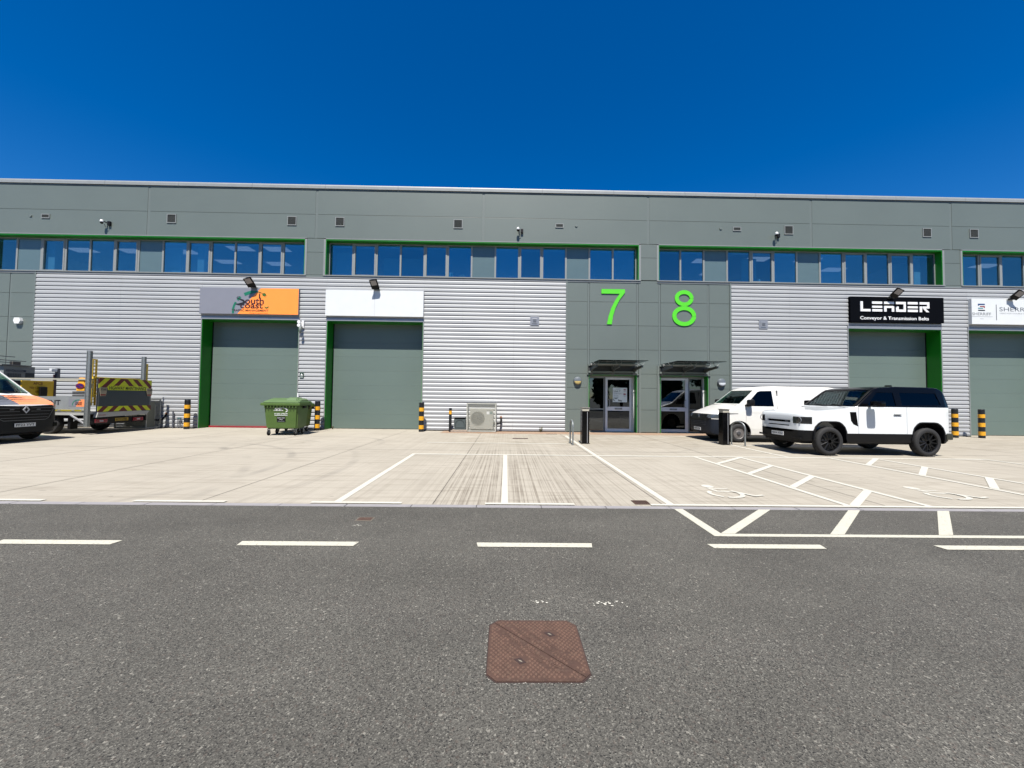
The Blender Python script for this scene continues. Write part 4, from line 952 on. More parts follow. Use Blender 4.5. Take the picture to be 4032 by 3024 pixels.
def wheelie(loc, rot, label, logo):
    t = thing('wheelie_bin', label, 'bin', loc, rot, 'green four-wheeled bins by the left door')
    body = frus(MB(), -.54, .54, -.40, .40, .24, -.60, .60, -.50, .48, 1.12, .045).build('body', BG, t, 35)
    MB().cbox(-.69, .69, -.56, .52, 1.10, 1.20, .02).build('rim', BG, t, 35)
    r_ = MB()
    for i in range(-5, 6): r_.box(i*.11-.012, i*.11+.012, -.545, -.49, 1.02, 1.10)
    r_.build('rim_ribs', BG, t)
    lid = frus(MB(), -.66, .66, -.56, .50, 1.20, -.60, .60, -.40, .46, 1.29, .03)
    frus(lid, -.63, .63, -.30, .46, 1.275, -.50, .50, -.10, .42, 1.37, .03)
    lid.build('lid', BGL, t, 35)
    frus(MB(), .05, .50, -.34, .30, 1.27, .12, .44, -.20, .26, 1.40, .03).build('small_lid', BGL, t, 35)
    for sx in (-1, 1): 
        MB().cbox(sx*.62-.05, sx*.62+.05, -.10, .10, 1.00, 1.12, .02).build('trunnion', BLACKP, t)
        MB().cbox(sx*.60-.04, sx*.60+.04, .42, .54, 1.02, 1.24, .015).build('hinge', BLACKP, t)
    for sx in (-1, 1):
        for sy in (-1, 1):
            c = MB().lathe([(.045, -.022), (.10, -.018), (.10, .018), (.045, .022)], 'X', (sx*.47+.0, sy*.30-.05, .10), 18).build('caster', BLACKP, t, 40)
            MB().box(sx*.47-.035, sx*.47-.027, sy*.30-.075, sy*.30-.01, .09, .25).box(sx*.47+.027, sx*.47+.035, sy*.30-.075, sy*.30-.01, .09, .25).box(sx*.47-.05, sx*.47+.05, sy*.30-.05, sy*.30+.05, .235, .25).build('fork', GALV, c)
            MB().lathe([(.02, -.026), (.045, -.024), (.045, .024), (.02, .026)], 'X', (sx*.47, sy*.30-.05, .10), 12).build('hub', GALV, c)
    if logo:
        V = Vector((0, -.10, .88)).normalized()
        def at(z): return (0, -.405-.10*(z-.24)/.88, z)
        def c(x, z): p = at(z); return (x, p[1], z)
        WH = mat('bin white print', (.78, .80, .78), .6)
        text('AMS', 'lettering', WH, t, c(-.10, .985), XU, V, .27, .085, .06, .004, shear=.15)
        polys('swoosh', WH, t, strip([(.03, .0)]+[(.03+.20*math.sin(rad(a_)), -.09+.09*math.cos(rad(a_))) for a_ in range(20, 150, 15)], [.01, .02, .03, .04, .045, .045, .04, .035, .03, .015])+strip([(-.25, -.10), (.08, -.10)], .022), c(0, 1.02), XU, V, .004)
        text('01202 579579', 'lettering', WH, t, c(0, .80), XU, V, .46, .055, .05, .004)
        polys('underline', WH, t, [R(-.23, .23, 0, .016)], c(0, .735), XU, V, .004)
        polys('black_panel', BLACKP, t, [R(-.15, .15, -.10, .10)], c(0, .60), XU, V, .003)
        text('GENERAL WASTE', 'lettering', WH, t, c(0, .65), XU, V, .26, .028, .03, .006); text('ONLY', 'lettering', WH, t, c(0, .59), XU, V, .12, .028, .03, .006)
        polys('panel_line', GR, t, [R(-.12, .12, 0, .014)], c(0, .52), XU, V, .005)
    return t
wheelie((-8.44, 15.34, 0), rad(6), 'green wheelie bin with white AMS print in front of the left door', True).scale = (1, 1.1, 1.02)
wheelie((-8.84, 16.55, 0), rad(-3), 'green wheelie bin mostly hidden behind the printed one', False).scale = (.94, .94, .94)

# ------------------------------------------------------------------ vehicles
def interp(tab, x):
    if x <= tab[0][0]: return tab[0][1]
    for (a, va), (b, vb) in zip(tab[:-1], tab[1:]):
        if x <= b: return va+(vb-va)*(x-a)/(b-a)
    return tab[-1][1]
def loft(ztop, W, zbot, belt, tumble, roofz, L, rc=.08, camber=.02, inset=0, n=70, xs=None, tuck=.03):
    keys = sorted(set([x for x, _ in ztop]+[x for x, _ in W]+[L*i/n for i in range(n+1)]))
    keys = [k_ for k_ in keys if inset <= k_ <= L-inset]
    if keys[0] > inset+1e-4: keys = [inset]+keys
    if keys[-1] < L-inset-1e-4: keys.append(L-inset)
    if xs: keys = [k_ for k_ in keys if xs[0] < k_ < xs[1]]; keys = [xs[0]]+keys+[xs[1]]
    mb = MB(); rows = []
    for x in keys:
        zt = interp(ztop, x)-inset; w = interp(W, x)-inset; zb = interp(zbot, x)+inset
        r = min(rc, (zt-zb)*.3)
        def g(z):
            k_ = w
            if z > belt: k_ -= tumble*(z-belt)/(roofz-belt)
            if z < zb+.25: k_ -= tuck*((zb+.25-z)/.25)**2
            return k_
        pts = [(0, zb), (g(zb)*.6, zb), (g(zb)-.03, zb)]
        zl, zh = zb+.02, zt-r-camber; zk = min(belt, zh-.03)
        for i in range(7): z = zl+(zk-zl)*i/6; pts.append((g(z), z))
        for i in range(1, 4): z = zk+(zh-zk)*i/3; pts.append((g(z), z))
        ze = zt-camber; 
        for i in range(1, 6):
            a_ = rad(90*i/5); pts.append((g(ze-r)-r*(1-math.cos(a_)), ze-r+r*math.sin(a_)))
        we = g(ze-r)-r
        for i in range(1, 5): k_ = 1-i/4; pts.append((we*k_, ze+camber*(1-k_*k_)))
        rows.append((x, pts))
    m = len(rows[0][1])
    for x, pts in rows:
        ring = [(x, -y, z) for y, z in pts]+[(x, y, z) for y, z in pts[-2:0:-1]]
        mb.v += ring
    R_ = 2*m-2
    for i in range(len(rows)-1):
        for j_ in range(R_): j2 = (j_+1) % R_; mb.f.append((i*R_+j_, i*R_+j2, (i+1)*R_+j2, (i+1)*R_+j_)); mb.mi.append(0)
    mb.f.append(tuple(range(R_))[::-1]); mb.f.append(tuple((len(rows)-1)*R_+j_ for j_ in range(R_))); mb.mi += [0, 0]
    return mb
def boolean(mb, ops, name, mats, parent, smooth=30, label=None, sep=True):
    """ops: list of ('DIFFERENCE'|'INTERSECT'|'UNION', MB)"""
    base = bpy.data.objects.new('tmp', mb.mesh('tmp', mats)); COL.objects.link(base); tmp = []
    for op, c in ops:
        co = bpy.data.objects.new('tmpc', c.mesh('tmpc', mats if not isinstance(mats, (list, tuple)) else mats[0])); COL.objects.link(co); tmp.append(co)
        md = base.modifiers.new('b', 'BOOLEAN'); md.operation = op; md.object = co; md.solver = 'EXACT'; md.use_self = False
    bpy.context.view_layer.update()
    me = bpy.data.meshes.new_from_object(base.evaluated_get(bpy.context.evaluated_depsgraph_get()))
    for o in [base]+tmp: bpy.data.objects.remove(o)
    me.name = name; me.polygons.foreach_set('use_smooth', [True]*len(me.polygons)); me.set_sharp_from_angle(angle=rad(smooth))
    o = bpy.data.objects.new(name, me); link(o, parent)
    if label: o['label'] = label
    return o
D, I = 'DIFFERENCE', 'INTERSECT'
TYRE = mat('tyre rubber', (.018, .018, .019), .8, var=.2, vscale=20, bump=.3, bscale=80)
def wheel(parent, x, y, R_, w, rr_, style, m_rim, out=-1):
    """wheel whose outer face looks towards y*out side (out=-1: -y)"""
    k_ = .02
    prof = [(rr_, -w/2+.01), (rr_+.02, -w/2), (R_-.035, -w/2+.005), (R_-.008, -w/2+.03), (R_, -w/2+.06), (R_, w/2-.06), (R_-.008, w/2-.03), (R_-.035, w/2-.005), (rr_+.02, w/2), (rr_, w/2-.01)]
    ty = MB().lathe(prof, 'Y', (0, 0, 0), 40, closed=True).build('wheel', TYRE, parent, 40, loc=(x, y, R_))
    s_ = out
    b = MB().lathe([(rr_+.002, -w/2+.02), (rr_+.002, w/2-.02), (rr_-.015, w/2-.03), (rr_-.015, -w/2+.03)], 'Y', (0, 0, 0), 32, closed=True)
    rim_y = s_*(w/2-.045)
    if style == 'spoke':
        for q in range(6):
            for dq in (-9, 9):
                a_ = rad(q*60+dq+8); a2 = rad(q*60+dq*1.5+8)
                p1 = Vector((math.cos(a_)*.05, rim_y, math.sin(a_)*.05)); p2 = Vector((math.cos(a2)*(rr_-.012), rim_y+s_*.01, math.sin(a2)*(rr_-.012)))
                b.tube([p1, p2], [.022, .015], 5)
        b.lathe([(.065, rim_y-.02), (.065, rim_y+.02), (.05, rim_y+.02*s_+.0)], 'Y', (0, 0, 0), 16)
    else:
        pr = [(rr_-.02, s_*(w/2-.03)), (rr_-.05, s_*(w/2-.075)), (rr_*.62, s_*(w/2-.05)), (rr_*.42, s_*(w/2-.02)), (.06, s_*(w/2-.015)), (.002, s_*(w/2-.02))]
        b.lathe(pr, 'Y', (0, 0, 0), 32)
    rim = b.build('rim', m_rim, ty, 40)
    bk_ = MB().lathe([(rr_-.02, -.01), (rr_-.02, .01)], 'Y', (0, s_*(-w*.05), 0), 24).build('brake_disc', mat('brake dark', (.03, .03, .03), .6), ty)
    if style == 'steel':
        hb = MB()
        for q in range(14):
            a_ = rad(q*360/14); hb.lathe([(.016, -.002), (.016, .002)], 'Y', (math.cos(a_)*rr_*.72, s_*(w/2-.050), math.sin(a_)*rr_*.72), 8)
        hb.build('rim_holes', BLACKP, ty)
        MB().lathe([(.07, 0), (.06, s_*.02), (.01, s_*.025)], 'Y', (0, s_*(w/2-.015), 0), 16).build('hub_cap', mat('hub grey', (.10, .10, .11), .5), ty, 40)
    return ty
def plate(parent, txt, center, U, col, w=.52, h=.111):
    U = Vector(U); V = Vector(ZU); N = U.cross(V)
    p = polys('number_plate', mat('plate '+('yellow' if col[2] < .3 else 'white'), col, .4, var=.02), parent, [R(-w/2, w/2, -h/2, h/2)], center, U, V, 0, .01)
    text(txt, 'lettering', INK, p, Vector(center)+N*.010, U, V, w*.88, h*.66, .03, .004)
def seats(parent, xs, ys, z, m):
    for x in xs:
        for y in ys:
            s_ = MB().cbox(x-.25, x+.25, y-.24, y+.24, z, z+.14, .04); s_.cbox(x+.17, x+.32, y-.23, y+.23, z+.1, z+.68, .05).cbox(x+.20, x+.30, y-.12, y+.12, z+.72, z+.90, .04)
            s_.build('seat', m, parent, 40)
def steering(parent, c, m, r=.18):
    pts = []
    for k_ in range(0, 361, 20): pts.append((c[0]+math.sin(rad(k_))*r*.35*0+(-.35*r*math.sin(rad(k_))), c[1]+r*math.cos(rad(k_)), c[2]+r*.93*math.sin(rad(k_))))
    MB().tube(pts, .014, 6).tube([(c[0], c[1]-r, c[2]), (c[0], c[1]+r, c[2])], .02, 6).build('steering_wheel', m, parent, 60)

# --- white and black off-road car, nose towards -X
DW = mat('car white', (.76, .79, .80), .28, coat=.8, var=.01)
dg = thing('offroad_car', 'white two-door off-road car with a black roof and black wheels parked right', 'car', (8.36, 11.955, 0))
dg.scale = (.958, 1, 1)
L = 4.56
zt = [(0, 1.08), (.025, 1.17), (.07, 1.215), (.2, 1.245), (.5, 1.27), (1.0, 1.305), (1.42, 1.355), (1.55, 1.39), (2.16, 1.86), (2.26, 1.92), (2.45, 1.965), (3.0, 1.995), (3.9, 1.985), (4.2, 1.96), (4.32, 1.90), (4.38, 1.82), (4.50, 1.38), (4.54, 1.2), (4.56, 1.0)]
Wd = [(0, .74), (.04, .82), (.12, .90), (.25, .955), (.45, .985), (.9, 1.0), (4.1, 1.0), (4.3, .975), (4.45, .92), (4.56, .80)]
zb = [(0, .42), (.3, .36), (4.3, .36), (4.56, .48)]
A = dict(belt=1.385, tumble=.13, roofz=1.99, L=L, rc=.075)
hubs = (.81, 3.745)
def archp(cx, r, zt_): return [(cx-r-.02, .2), (cx-r, .45), (cx-r+.03, .70), (cx-r*.85, .82), (cx-r*.68, zt_-.06), (cx-r*.52, zt_-.01), (cx-r*.35, zt_), (cx+r*.35, zt_), (cx+r*.55, zt_-.015), (cx+r*.72, zt_-.07), (cx+r*.88, .81), (cx+r-.01, .68), (cx+r, .45), (cx+r+.02, .2)]
ar = MB()
for hx in hubs:
    ar.prism(archp(hx, .51, .975), 'Y', -1.2, -.62); ar.prism(archp(hx, .51, .975), 'Y', .62, 1.2)
cab_in = loft(zt, Wd, [(0, .62)], inset=.055, xs=(1.25, 4.42), **A)
side_w = [(1.93, 1.425), (2.30, 1.80), (2.78, 1.80), (2.80, 1.425)]
side_r = [(2.98, 1.44), (2.98, 1.80), (4.06, 1.79), (4.16, 1.46)]
wsp = [(-.86, 1.42), (-.77, 1.87), (.77, 1.87), (.86, 1.42)]
cut_w = MB().prism(side_w, 'Y', -1.3, 1.3).prism(side_r, 'Y', -1.3, 1.3)
cut_ws = MB().prism(wsp, 'X', 1.2, 2.4)
whole = loft(zt, Wd, zb, **A)
def body_piece(name, m, box, extra=(), label=None):
    return boolean(loft(zt, Wd, zb, **A), [(D, cab_in), (D, ar), (D, cut_w), (D, cut_ws), (I, box)]+list(extra), name, m, dg, label=label)
slits = MB().box(1.655, 1.665, -1.1, -.9, .62, 1.38).box(3.10, 3.11, -1.1, -.9, .62, 1.38).box(1.655, 1.665, .9, 1.1, .62, 1.38).box(3.10, 3.11, .9, 1.1, .62, 1.38)
MB_low = MB().box(-.2, 5, -1.3, 1.3, .635, 1.3885)
grill_cut = MB().box(-.1, .05, -.50, .50, 1.005-.10, 1.005-.035).box(-.1, .04, -.46, .46, .80, .83)
body_piece('body', DW, MB_low, [(D, slits), (D, grill_cut), (D, MB().box(-.1, .34, -1.3, 1.3, .60, .705))])
body_piece('roof_cabin', BLACKG, MB().box(1.35, 5, -1.3, 1.3, 1.391, 2.2))
body_piece('hood_top', DW, MB().box(-.2, 1.35, -1.3, 1.3, 1.391, 2.2)) if False else None
body_piece('lower_cladding', mat('cladding black', (.008, .008, .009), .45, spec=.2), MB().box(.34, 5, -1.3, 1.3, .30, .632))
body_piece('front_bumper', mat('cladding black', (.008, .008, .009), .45, spec=.2), MB().box(-.2, .338, -1.3, 1.3, .40, .702))
shell_o = lambda i0, i1, prism, name, m, par, key=None: boolean(loft(zt, Wd, zb, inset=i0, **A), [(D, loft(zt, Wd, zb, inset=i1, **A)), (I, prism)], name, m, par)
shell_o(.012, .020, MB().prism(wsp, 'X', 1.2, 2.4), 'windscreen', GLASSC, dg)
for s_ in (-1.3, 1.3):
    shell_o(.012, .020, MB().prism(side_w, 'Y', s_*.2, s_), 'side_window', GLASST, dg)
    shell_o(.012, .020, MB().prism(side_r, 'Y', s_*.2, s_), 'rear_side_window', GLASST, dg)
# nose details
gb = MB().box(.045, .06, -.50, .50, .90, .97).build('grille', BLACKG, dg)
MB().box(.035, .045, -.46, .46, .795, .835).build('lower_grille', BLACKG, dg)
hl = [(-.99, .885), (-.99, 1.085), (-.58, 1.085), (-.58, .885)]
for s_ in (-1, 1):
    pr = MB().prism([(s_*a_, b_) for a_, b_ in [(.62, .89), (.62, 1.085), (1.1, 1.085), (1.1, .93), (1.0, .89)]], 'X', -.1, .30)
    lamp = boolean(loft(zt, Wd, zb, inset=-.006, **A), [(D, loft(zt, Wd, zb, inset=.01, **A)), (I, pr)], 'headlight', mat('headlight dark', (.015, .017, .02), .1, coat=1), dg)
    MB().lathe([(.075, -.01), (.085, 0), (.075, .01), (.06, 0)], 'X', (.035, s_*.82, .99), 20, closed=True).build('light_ring', mat('light ring', (.35, .37, .4), .3), lamp)
text('DEFENDER', 'lettering', mat('badge grey', (.10, .11, .12), .4), dg, (.075, -.02, 1.165), (0, -1, 0), Vector((.35, 0, .35)).normalized(), .86, .045, .03, .022)
MB().cbox(.004, .03, -.40, -.28, .92, .945, .004).build('badge', SILV, dg)
plate(dg, 'HJ24 SGU', (-.012, .02, .555), (0, -1, 0), (.78, .78, .76))
MB().box(-.003, .02, -.3, .34, .49, .62).build('plate_mount', BLACKP, dg)
MB().box(.0, .03, -.60, .60, .64, .70).box(-.008, .03, -.9, -.55, .45, .5).box(-.008, .03, .55, .9, .45, .5).build('bumper_trim', BLACKP, dg)
# side vent, handle, mirrors, door details
MB().prism([(1.40, 1.24), (1.585, 1.24), (1.64, .84), (1.50, .90), (1.43, 1.0)], 'Y', -1.006, -.985).build('side_vent', BLACKG, dg)
MB().prism([(1.40, 1.24), (1.585, 1.24), (1.64, .84), (1.50, .90), (1.43, 1.0)], 'Y', .985, 1.006).build('side_vent', BLACKG, dg)
for s_ in (-1, 1):
    MB().cbox(2.70, 2.94, s_*1.03-.012, s_*1.03+.012, 1.185, 1.225, .01).build('door_handle', DW, dg); MB().cbox(2.73, 2.90, s_*1.0-.008, s_*1.0+.008, 1.15, 1.18, .004).build('handle_recess', mat('recess grey', (.25, .26, .27), .5), dg)
    MB().cbox(1.88, 2.14, s_*1.22-.13, s_*1.22+.11, 1.385, 1.56, .045).build('mirror', BLACKG, dg, 40)
    MB().cbox(1.94, 2.03, s_*1.02-.12, s_*1.02+.12, 1.39, 1.43, .015).build('mirror_arm', BLACKP, dg)
    MB().cbox(4.30, 4.50, s_*.93-.06, s_*.93+.045, .48, .66, .03).build('rear_bumper_corner', mat('bumper olive black', (.05, .052, .035), .5), dg)
for hx in hubs:
    for s_ in (-1, 1):
        wheel(dg, hx, s_*.885, .405, .235, .285, 'spoke', mat('black alloy', (.010, .010, .011), .3, spec=.3), s_)
        MB().prism([(max(a_, 0), max(b_, .40)) for a_, b_ in archp(hx, .475, .95)[1:-1]], 'Y', s_*.60, s_*.615).build('arch_liner', BLACKP, dg)
        ap = archp(hx, .508, .973); ip = archp(hx, .472, .945)
        tr = MB()
        for q in range(1, len(ap)-2):
            tr.prism([ap[q], ap[q+1], ip[q+1], ip[q]], 'Y', s_*.62, s_*1.012)
        tr.build('arch_trim', BLACKP, dg)
MB().box(.3, 4.3, -.6, .6, .30, .60).box(.1, .5, -.75, .75, .33, .45).box(1.5, 3.2, -.9, -.86, .33, .37).build('underbody', BLACKP, dg)
MB().cbox(3.52, 3.66, -.06, .06, 1.985, 2.05, .02).build('roof_aerial', BLACKG, dg)
MB().box(1.45, 1.75, -.88, .88, 1.2, 1.36).build('dashboard', BLACKP, dg); seats(dg, (2.45, 3.4), (-.42, .42), .78, mat('seat dark', (.03, .032, .035), .7)); steering(dg, (1.90, -.40+.0, 1.38), BLACKP, .19)
MB().tube([(1.50, -.75, 1.40), (1.62, -.15, 1.45)], .012, 6).tube([(1.50, -.1, 1.40), (1.62, .5, 1.45)], .012, 6).build('wiper', BLACKP, dg)
MB().prism([(.75, 1.247), (1.38, 1.345), (1.38, 1.35), (.75, 1.258)], 'Y', -.72, -.50).build('hood_vent', BLACKP, dg) if False else None

# --- white panel van behind it, nose towards -X
vw = thing('white_van', 'white panel van with black bumper and steel wheels parked behind the off-road car', 'van', (7.45, 15.05, 0))
L2 = 4.95
zt2 = [(0, .93), (.03, .99), (.10, 1.04), (.35, 1.14), (.7, 1.27), (.93, 1.35), (1.02, 1.39), (1.62, 1.90), (1.74, 1.975), (1.95, 2.035), (2.4, 2.075), (4.5, 2.06), (4.8, 2.01), (4.87, 1.92), (4.95, 1.1)]
W2 = [(0, .70), (.04, .80), (.12, .87), (.28, .905), (.5, .935), (.9, .95), (4.6, .95), (4.85, .92), (4.95, .85)]
zb2 = [(0, .32), (.25, .26), (4.7, .28), (4.95, .35)]
A2 = dict(belt=1.25, tumble=.17, roofz=2.0, L=L2, rc=.11)
hub2 = (.98, 3.98)
def circ(cx, cz, r, n=24): return [(cx+r*math.cos(rad(360*i/n)), cz+r*math.sin(rad(360*i/n))) for i in range(n)]
ar2 = MB()
for hx in hub2:
    for s_ in (-1, 1): ar2.prism([(hx-.44, .0), (hx-.44, .36)]+[(hx-.44*math.cos(rad(a_)), .36+.43*math.sin(rad(a_))) for a_ in range(15, 180, 15)]+[(hx+.44, .36), (hx+.44, .0)], 'Y', s_*.55, s_*1.2)
cin2 = loft(zt2, W2, [(0, .5)], inset=.05, xs=(.95, 2.5), **A2)
sw2 = [(1.24, 1.315), (1.25, 1.36), (1.74, 1.845), (1.86, 1.875), (2.26, 1.885), (2.27, 1.315)]
wp2 = [(-.84, 1.40), (-.80, 1.55), (-.70, 1.90), (.70, 1.90), (.80, 1.55), (.84, 1.40)]
sl2, sl3 = MB(), MB()
for s_ in (-1, 1):
    sl2.box(1.235, 1.243, s_*.85, s_*1.1, .50, 1.29).box(2.38, 2.39, s_*.80, s_*1.1, .32, 1.90).box(3.55, 3.56, s_*.80, s_*1.1, .32, 1.90)
    sl3.box(1.25, 2.37, s_*.94, s_*1.1, 1.07, 1.077).box(1.45, 2.37, s_*.94, s_*1.1, .47, .478).box(2.40, 3.54, s_*.94, s_*1.1, .47, .478)
boolean(loft(zt2, W2, zb2, **A2), [(D, cin2), (D, ar2), (D, MB().prism(sw2, 'Y', -1.2, 1.2)), (D, MB().prism(wp2, 'X', .8, 1.86)), (D, sl2), (D, sl3), (D, MB().prism([(-1.3, .2), (-1.3, .80), (-.5, .86), (.5, .86), (1.3, .80), (1.3, .2)], 'X', -.1, .50)), (D, MB().prism([(-.80, .84), (-.74, 1.01), (.74, 1.01), (.80, .84)], 'X', -.1, .10))], 'body', WHITEV, vw)
boolean(loft(zt2, W2, zb2, inset=.001, **A2), [(I, MB().prism([(-1.3, .2), (-1.3, .796), (-.5, .856), (.5, .856), (1.3, .796), (1.3, .2)], 'X', -.1, .50)), (D, ar2)], 'front_bumper', mat('bumper dark blue grey', (.016, .022, .036), .55, spec=.25), vw)
def sh2(i0, i1, prism, name, m): return boolean(loft(zt2, W2, zb2, inset=i0, **A2), [(D, loft(zt2, W2, zb2, inset=i1, **A2)), (I, prism)], name, m, vw)
sh2(.010, .018, MB().prism(wp2, 'X', .8, 1.86), 'windscreen', GLASSC); [sh2(.010, .018, MB().prism(sw2, 'Y', q*.2, q), 'side_window', GLASST) for q in (-1.2, 1.2)]
sh2(-.004, .02, MB().prism([(-.62, .76), (-.82, .88), (-.76, 1.0), (.76, 1.0), (.82, .88), (.62, .76)], 'X', -.1, .12), 'grille', BLACKP)
b = MB()
for z in (.80, .835, .87, .905, .94, .975): b.box(-.014, .0, -.60, .60, z, z+.007)
b.build('grille_bars', mat('chrome', (.5, .5, .52), .2, .9), vw)
b = MB()
for z in (.60, .66, .72): b.box(-.012, .02, -.5, .5, z, z+.01)
b.build('bumper_slots', mat('bumper line grey', (.08, .09, .11), .5), vw)
for s_ in (-1, 1):
    pr = MB().prism([(s_*a_, b_) for a_, b_ in [(.58, .87), (.58, 1.00), (1.0, 1.02), (1.0, .86)]], 'X', -.1, .36)
    hd = sh2(-.006, .01, pr, 'headlight', mat('headlight grey', (.10, .12, .14), .1, coat=1))
    MB().cbox(.10, .14, s_*.80-.05, s_*.80+.05, .90, .98, .01).build('reflector', mat('lamp chrome', (.6, .62, .65), .15, .6), hd)
MB().lathe([(.072, -.006), (.08, 0), (.072, .006), (.066, 0)], 'X', (-.012, 0, .935), 20, closed=True).build('emblem_ring', mat('chrome', (.5, .5, .52), .2, .9), vw)
polys('emblem', mat('chrome bright', (.7, .7, .72), .25, .3), vw, strip([(-.045, .045), (-.015, -.0), (0, .03), (.015, 0), (.045, .045)], .014)+strip([(-.055, .02), (-.025, -.055), (0, -.01), (.025, -.055), (.055, .02)], .014), (-.014, 0, .935), (0, -1, 0), ZU, .004)
plate(vw, 'WF70 FZN', (-.012, .12, .43), (0, -1, 0), (.62, .62, .60))
MB().box(.45, .95, -.955, -.945, 1.035, 1.05).build('side_marker_trim', BLACKP, vw)
for s_ in (-1, 1):
    MB().cbox(1.22, 1.44, s_*1.08-.10, s_*1.08+.10, 1.34, 1.56, .06).build('mirror', BLACKP, vw, 40)
    MB().cbox(1.20, 1.40, s_*.97-.06, s_*.97+.06, 1.31, 1.37, .015).build('mirror_arm', BLACKP, vw)
    MB().cbox(2.10, 2.30, s_*.965-.01, s_*.965+.012, 1.16, 1.20, .008).build('door_handle', WHITEV, vw)
for hx in hub2:
    for s_ in (-1, 1):
        wheel(vw, hx, s_*.845, .338, .20, .205, 'steel', mat('steel rim', (.30, .28, .27), .45, .3, var=.3, vscale=25), s_)
        MB().prism(circ(hx, .36, .43), 'Y', s_*.54, s_*.556).build('arch_liner', BLACKP, vw)
        tr = MB()
        for a_ in range(0, 180, 12):
            p = lambda r, q: (hx+r*math.cos(rad(q)), .36+r*math.sin(rad(q)))
            tr.prism([p(.436, a_), p(.436, a_+12), p(.415, a_+12), p(.415, a_)], 'Y', s_*.55, s_*.93)
        tr.build('arch_trim', BLACKP, vw)
MB().box(.3, 4.6, -.6, .6, .22, .5).build('underbody', BLACKP, vw)
MB().box(.95, 1.25, -.82, .82, 1.1, 1.36).build('dashboard', BLACKP, vw); seats(vw, (1.95,), (-.42, .42), .75, mat('seat dark', (.03, .032, .035), .7)); steering(vw, (1.38, -.42, 1.32), BLACKP)
MB().box(2.42, 2.46, -.85, .85, .5, 1.9).build('bulkhead', mat('bulkhead grey', (.2, .2, .2), .7), vw)
MB().cbox(1.86, 1.95, .905, .92, 1.36, 1.42, .01).build('reflection_item', WHITEP, vw) if False else None

# --- orange and grey liveried van at the left edge, nose towards +X  (local +x is towards its tail, rotated by 180 degrees)
MV = thing('liveried_van', 'white van with orange and grey bonnet and black grille cut by the left edge', 'van', (-14.55, 12.15, 0), rad(180))
L3 = 5.4
zt3 = [(0, 1.08), (.03, 1.14), (.10, 1.18), (.35, 1.27), (.68, 1.375), (.85, 1.42), (.98, 1.46), (1.30, 1.72), (1.88, 2.20), (2.0, 2.27), (2.25, 2.33), (2.8, 2.36), (5.2, 2.36), (5.35, 2.2), (5.4, 1.2)]
W3 = [(0, .66), (.04, .80), (.12, .90), (.28, .965), (.5, 1.0), (.9, 1.02), (5.4, 1.02)]
zb3 = [(0, .30), (.3, .24), (5.4, .3)]
A3 = dict(belt=1.4, tumble=.15, roofz=2.35, L=L3, rc=.10)
ar3 = MB()
for s_ in (-1, 1): ar3.prism([(.45, -.1)]+[(.91-.46*math.cos(rad(a_)), .40+.42*math.sin(rad(a_))) for a_ in range(0, 181, 15)]+[(1.37, -.1)], 'Y', s_*.6, s_*1.3)
cin3 = loft(zt3, W3, [(0, .6)], inset=.05, xs=(.95, 2.6), **A3)
wp3 = [(-.93, 1.475), (-.90, 1.6), (-.80, 2.16), (.80, 2.16), (.90, 1.6), (.93, 1.475)]
sw3 = [(1.30, 1.44), (1.32, 1.55), (1.95, 2.12), (2.4, 2.12), (2.4, 1.44)]
lowb = MB().prism([(-1.3, -.2), (-1.3, 1.0), (-1.02, 1.0), (-.80, 1.13), (-.2, 1.10), (.2, 1.10), (.80, 1.13), (1.02, 1.0), (1.3, 1.0), (1.3, -.2)], 'X', -.1, .44)
boolean(loft(zt3, W3, zb3, **A3), [(D, cin3), (D, ar3), (D, MB().prism(wp3, 'X', .8, 2.02)), (D, MB().prism(sw3, 'Y', -1.2, 1.2)), (D, lowb)], 'body', WHITEP, MV)
NAVY = mat('bumper black blue', (.010, .013, .018), .5, spec=.2)
boolean(loft(zt3, W3, zb3, inset=.001, **A3), [(I, lowb), (D, ar3)], 'front_bumper', NAVY, MV)
def sh3(i0, i1, prism, name, m): return boolean(loft(zt3, W3, zb3, inset=i0, **A3), [(D, loft(zt3, W3, zb3, inset=i1, **A3)), (I, prism)], name, m, MV)
sh3(.010, .018, MB().prism(wp3, 'X', .8, 2.02), 'windscreen', glassmat('van glass', (.75, .86, .80), .09)); [sh3(.010, .018, MB().prism(sw3, 'Y', q*.2, q), 'side_window', GLASSC) for q in (-1.2, 1.2)]
sh3(-.004, .004, MB().prism([(-.12, .2), (.90, .3), (1.0, 1.6), (-.12+.1, 1.6)] if False else [(-.13, .05), (-.90, .05), (-.90, .84), (.02, .84)], 'Z', 1.0, 1.6), 'orange_wrap', SOR) if False else None
# bonnet wrap: local y negative is the far (world +Y) side
sh3(-.004, .004, MB().prism([(.035, -.90), (.035, -.02+.14), (.40, .02+.04), (.84, .0-.06), (.84, -.90), (.3, -.95)], 'Z', 1.05, 1.46), 'orange_wrap', mat('wrap orange', (1.65, .50, .19), .4, coat=.5))
sh3(-.004, .004, MB().prism([(.035, .125), (.035, .9), (.3, .95), (.84, .90), (.84, -.055), (.40, .065)], 'Z', 1.05, 1.46), 'grey_wrap', mat('wrap grey', (.22, .24, .30), .4, coat=.5))
Vb = Vector((.95, 0, .31)).normalized()
for s_, w_, h_, x_, z_ in (('South', .62, .16, .62, 1.372), ('Coast', .62, .15, .44, 1.315), ('TRAFFIC MANAGEMENT', 1.05, .06, .27, 1.255)):
    text(s_, 'lettering', INK, MV, (x_, .02, z_), (0, -1, 0), Vb, w_, h_, .04, .035)
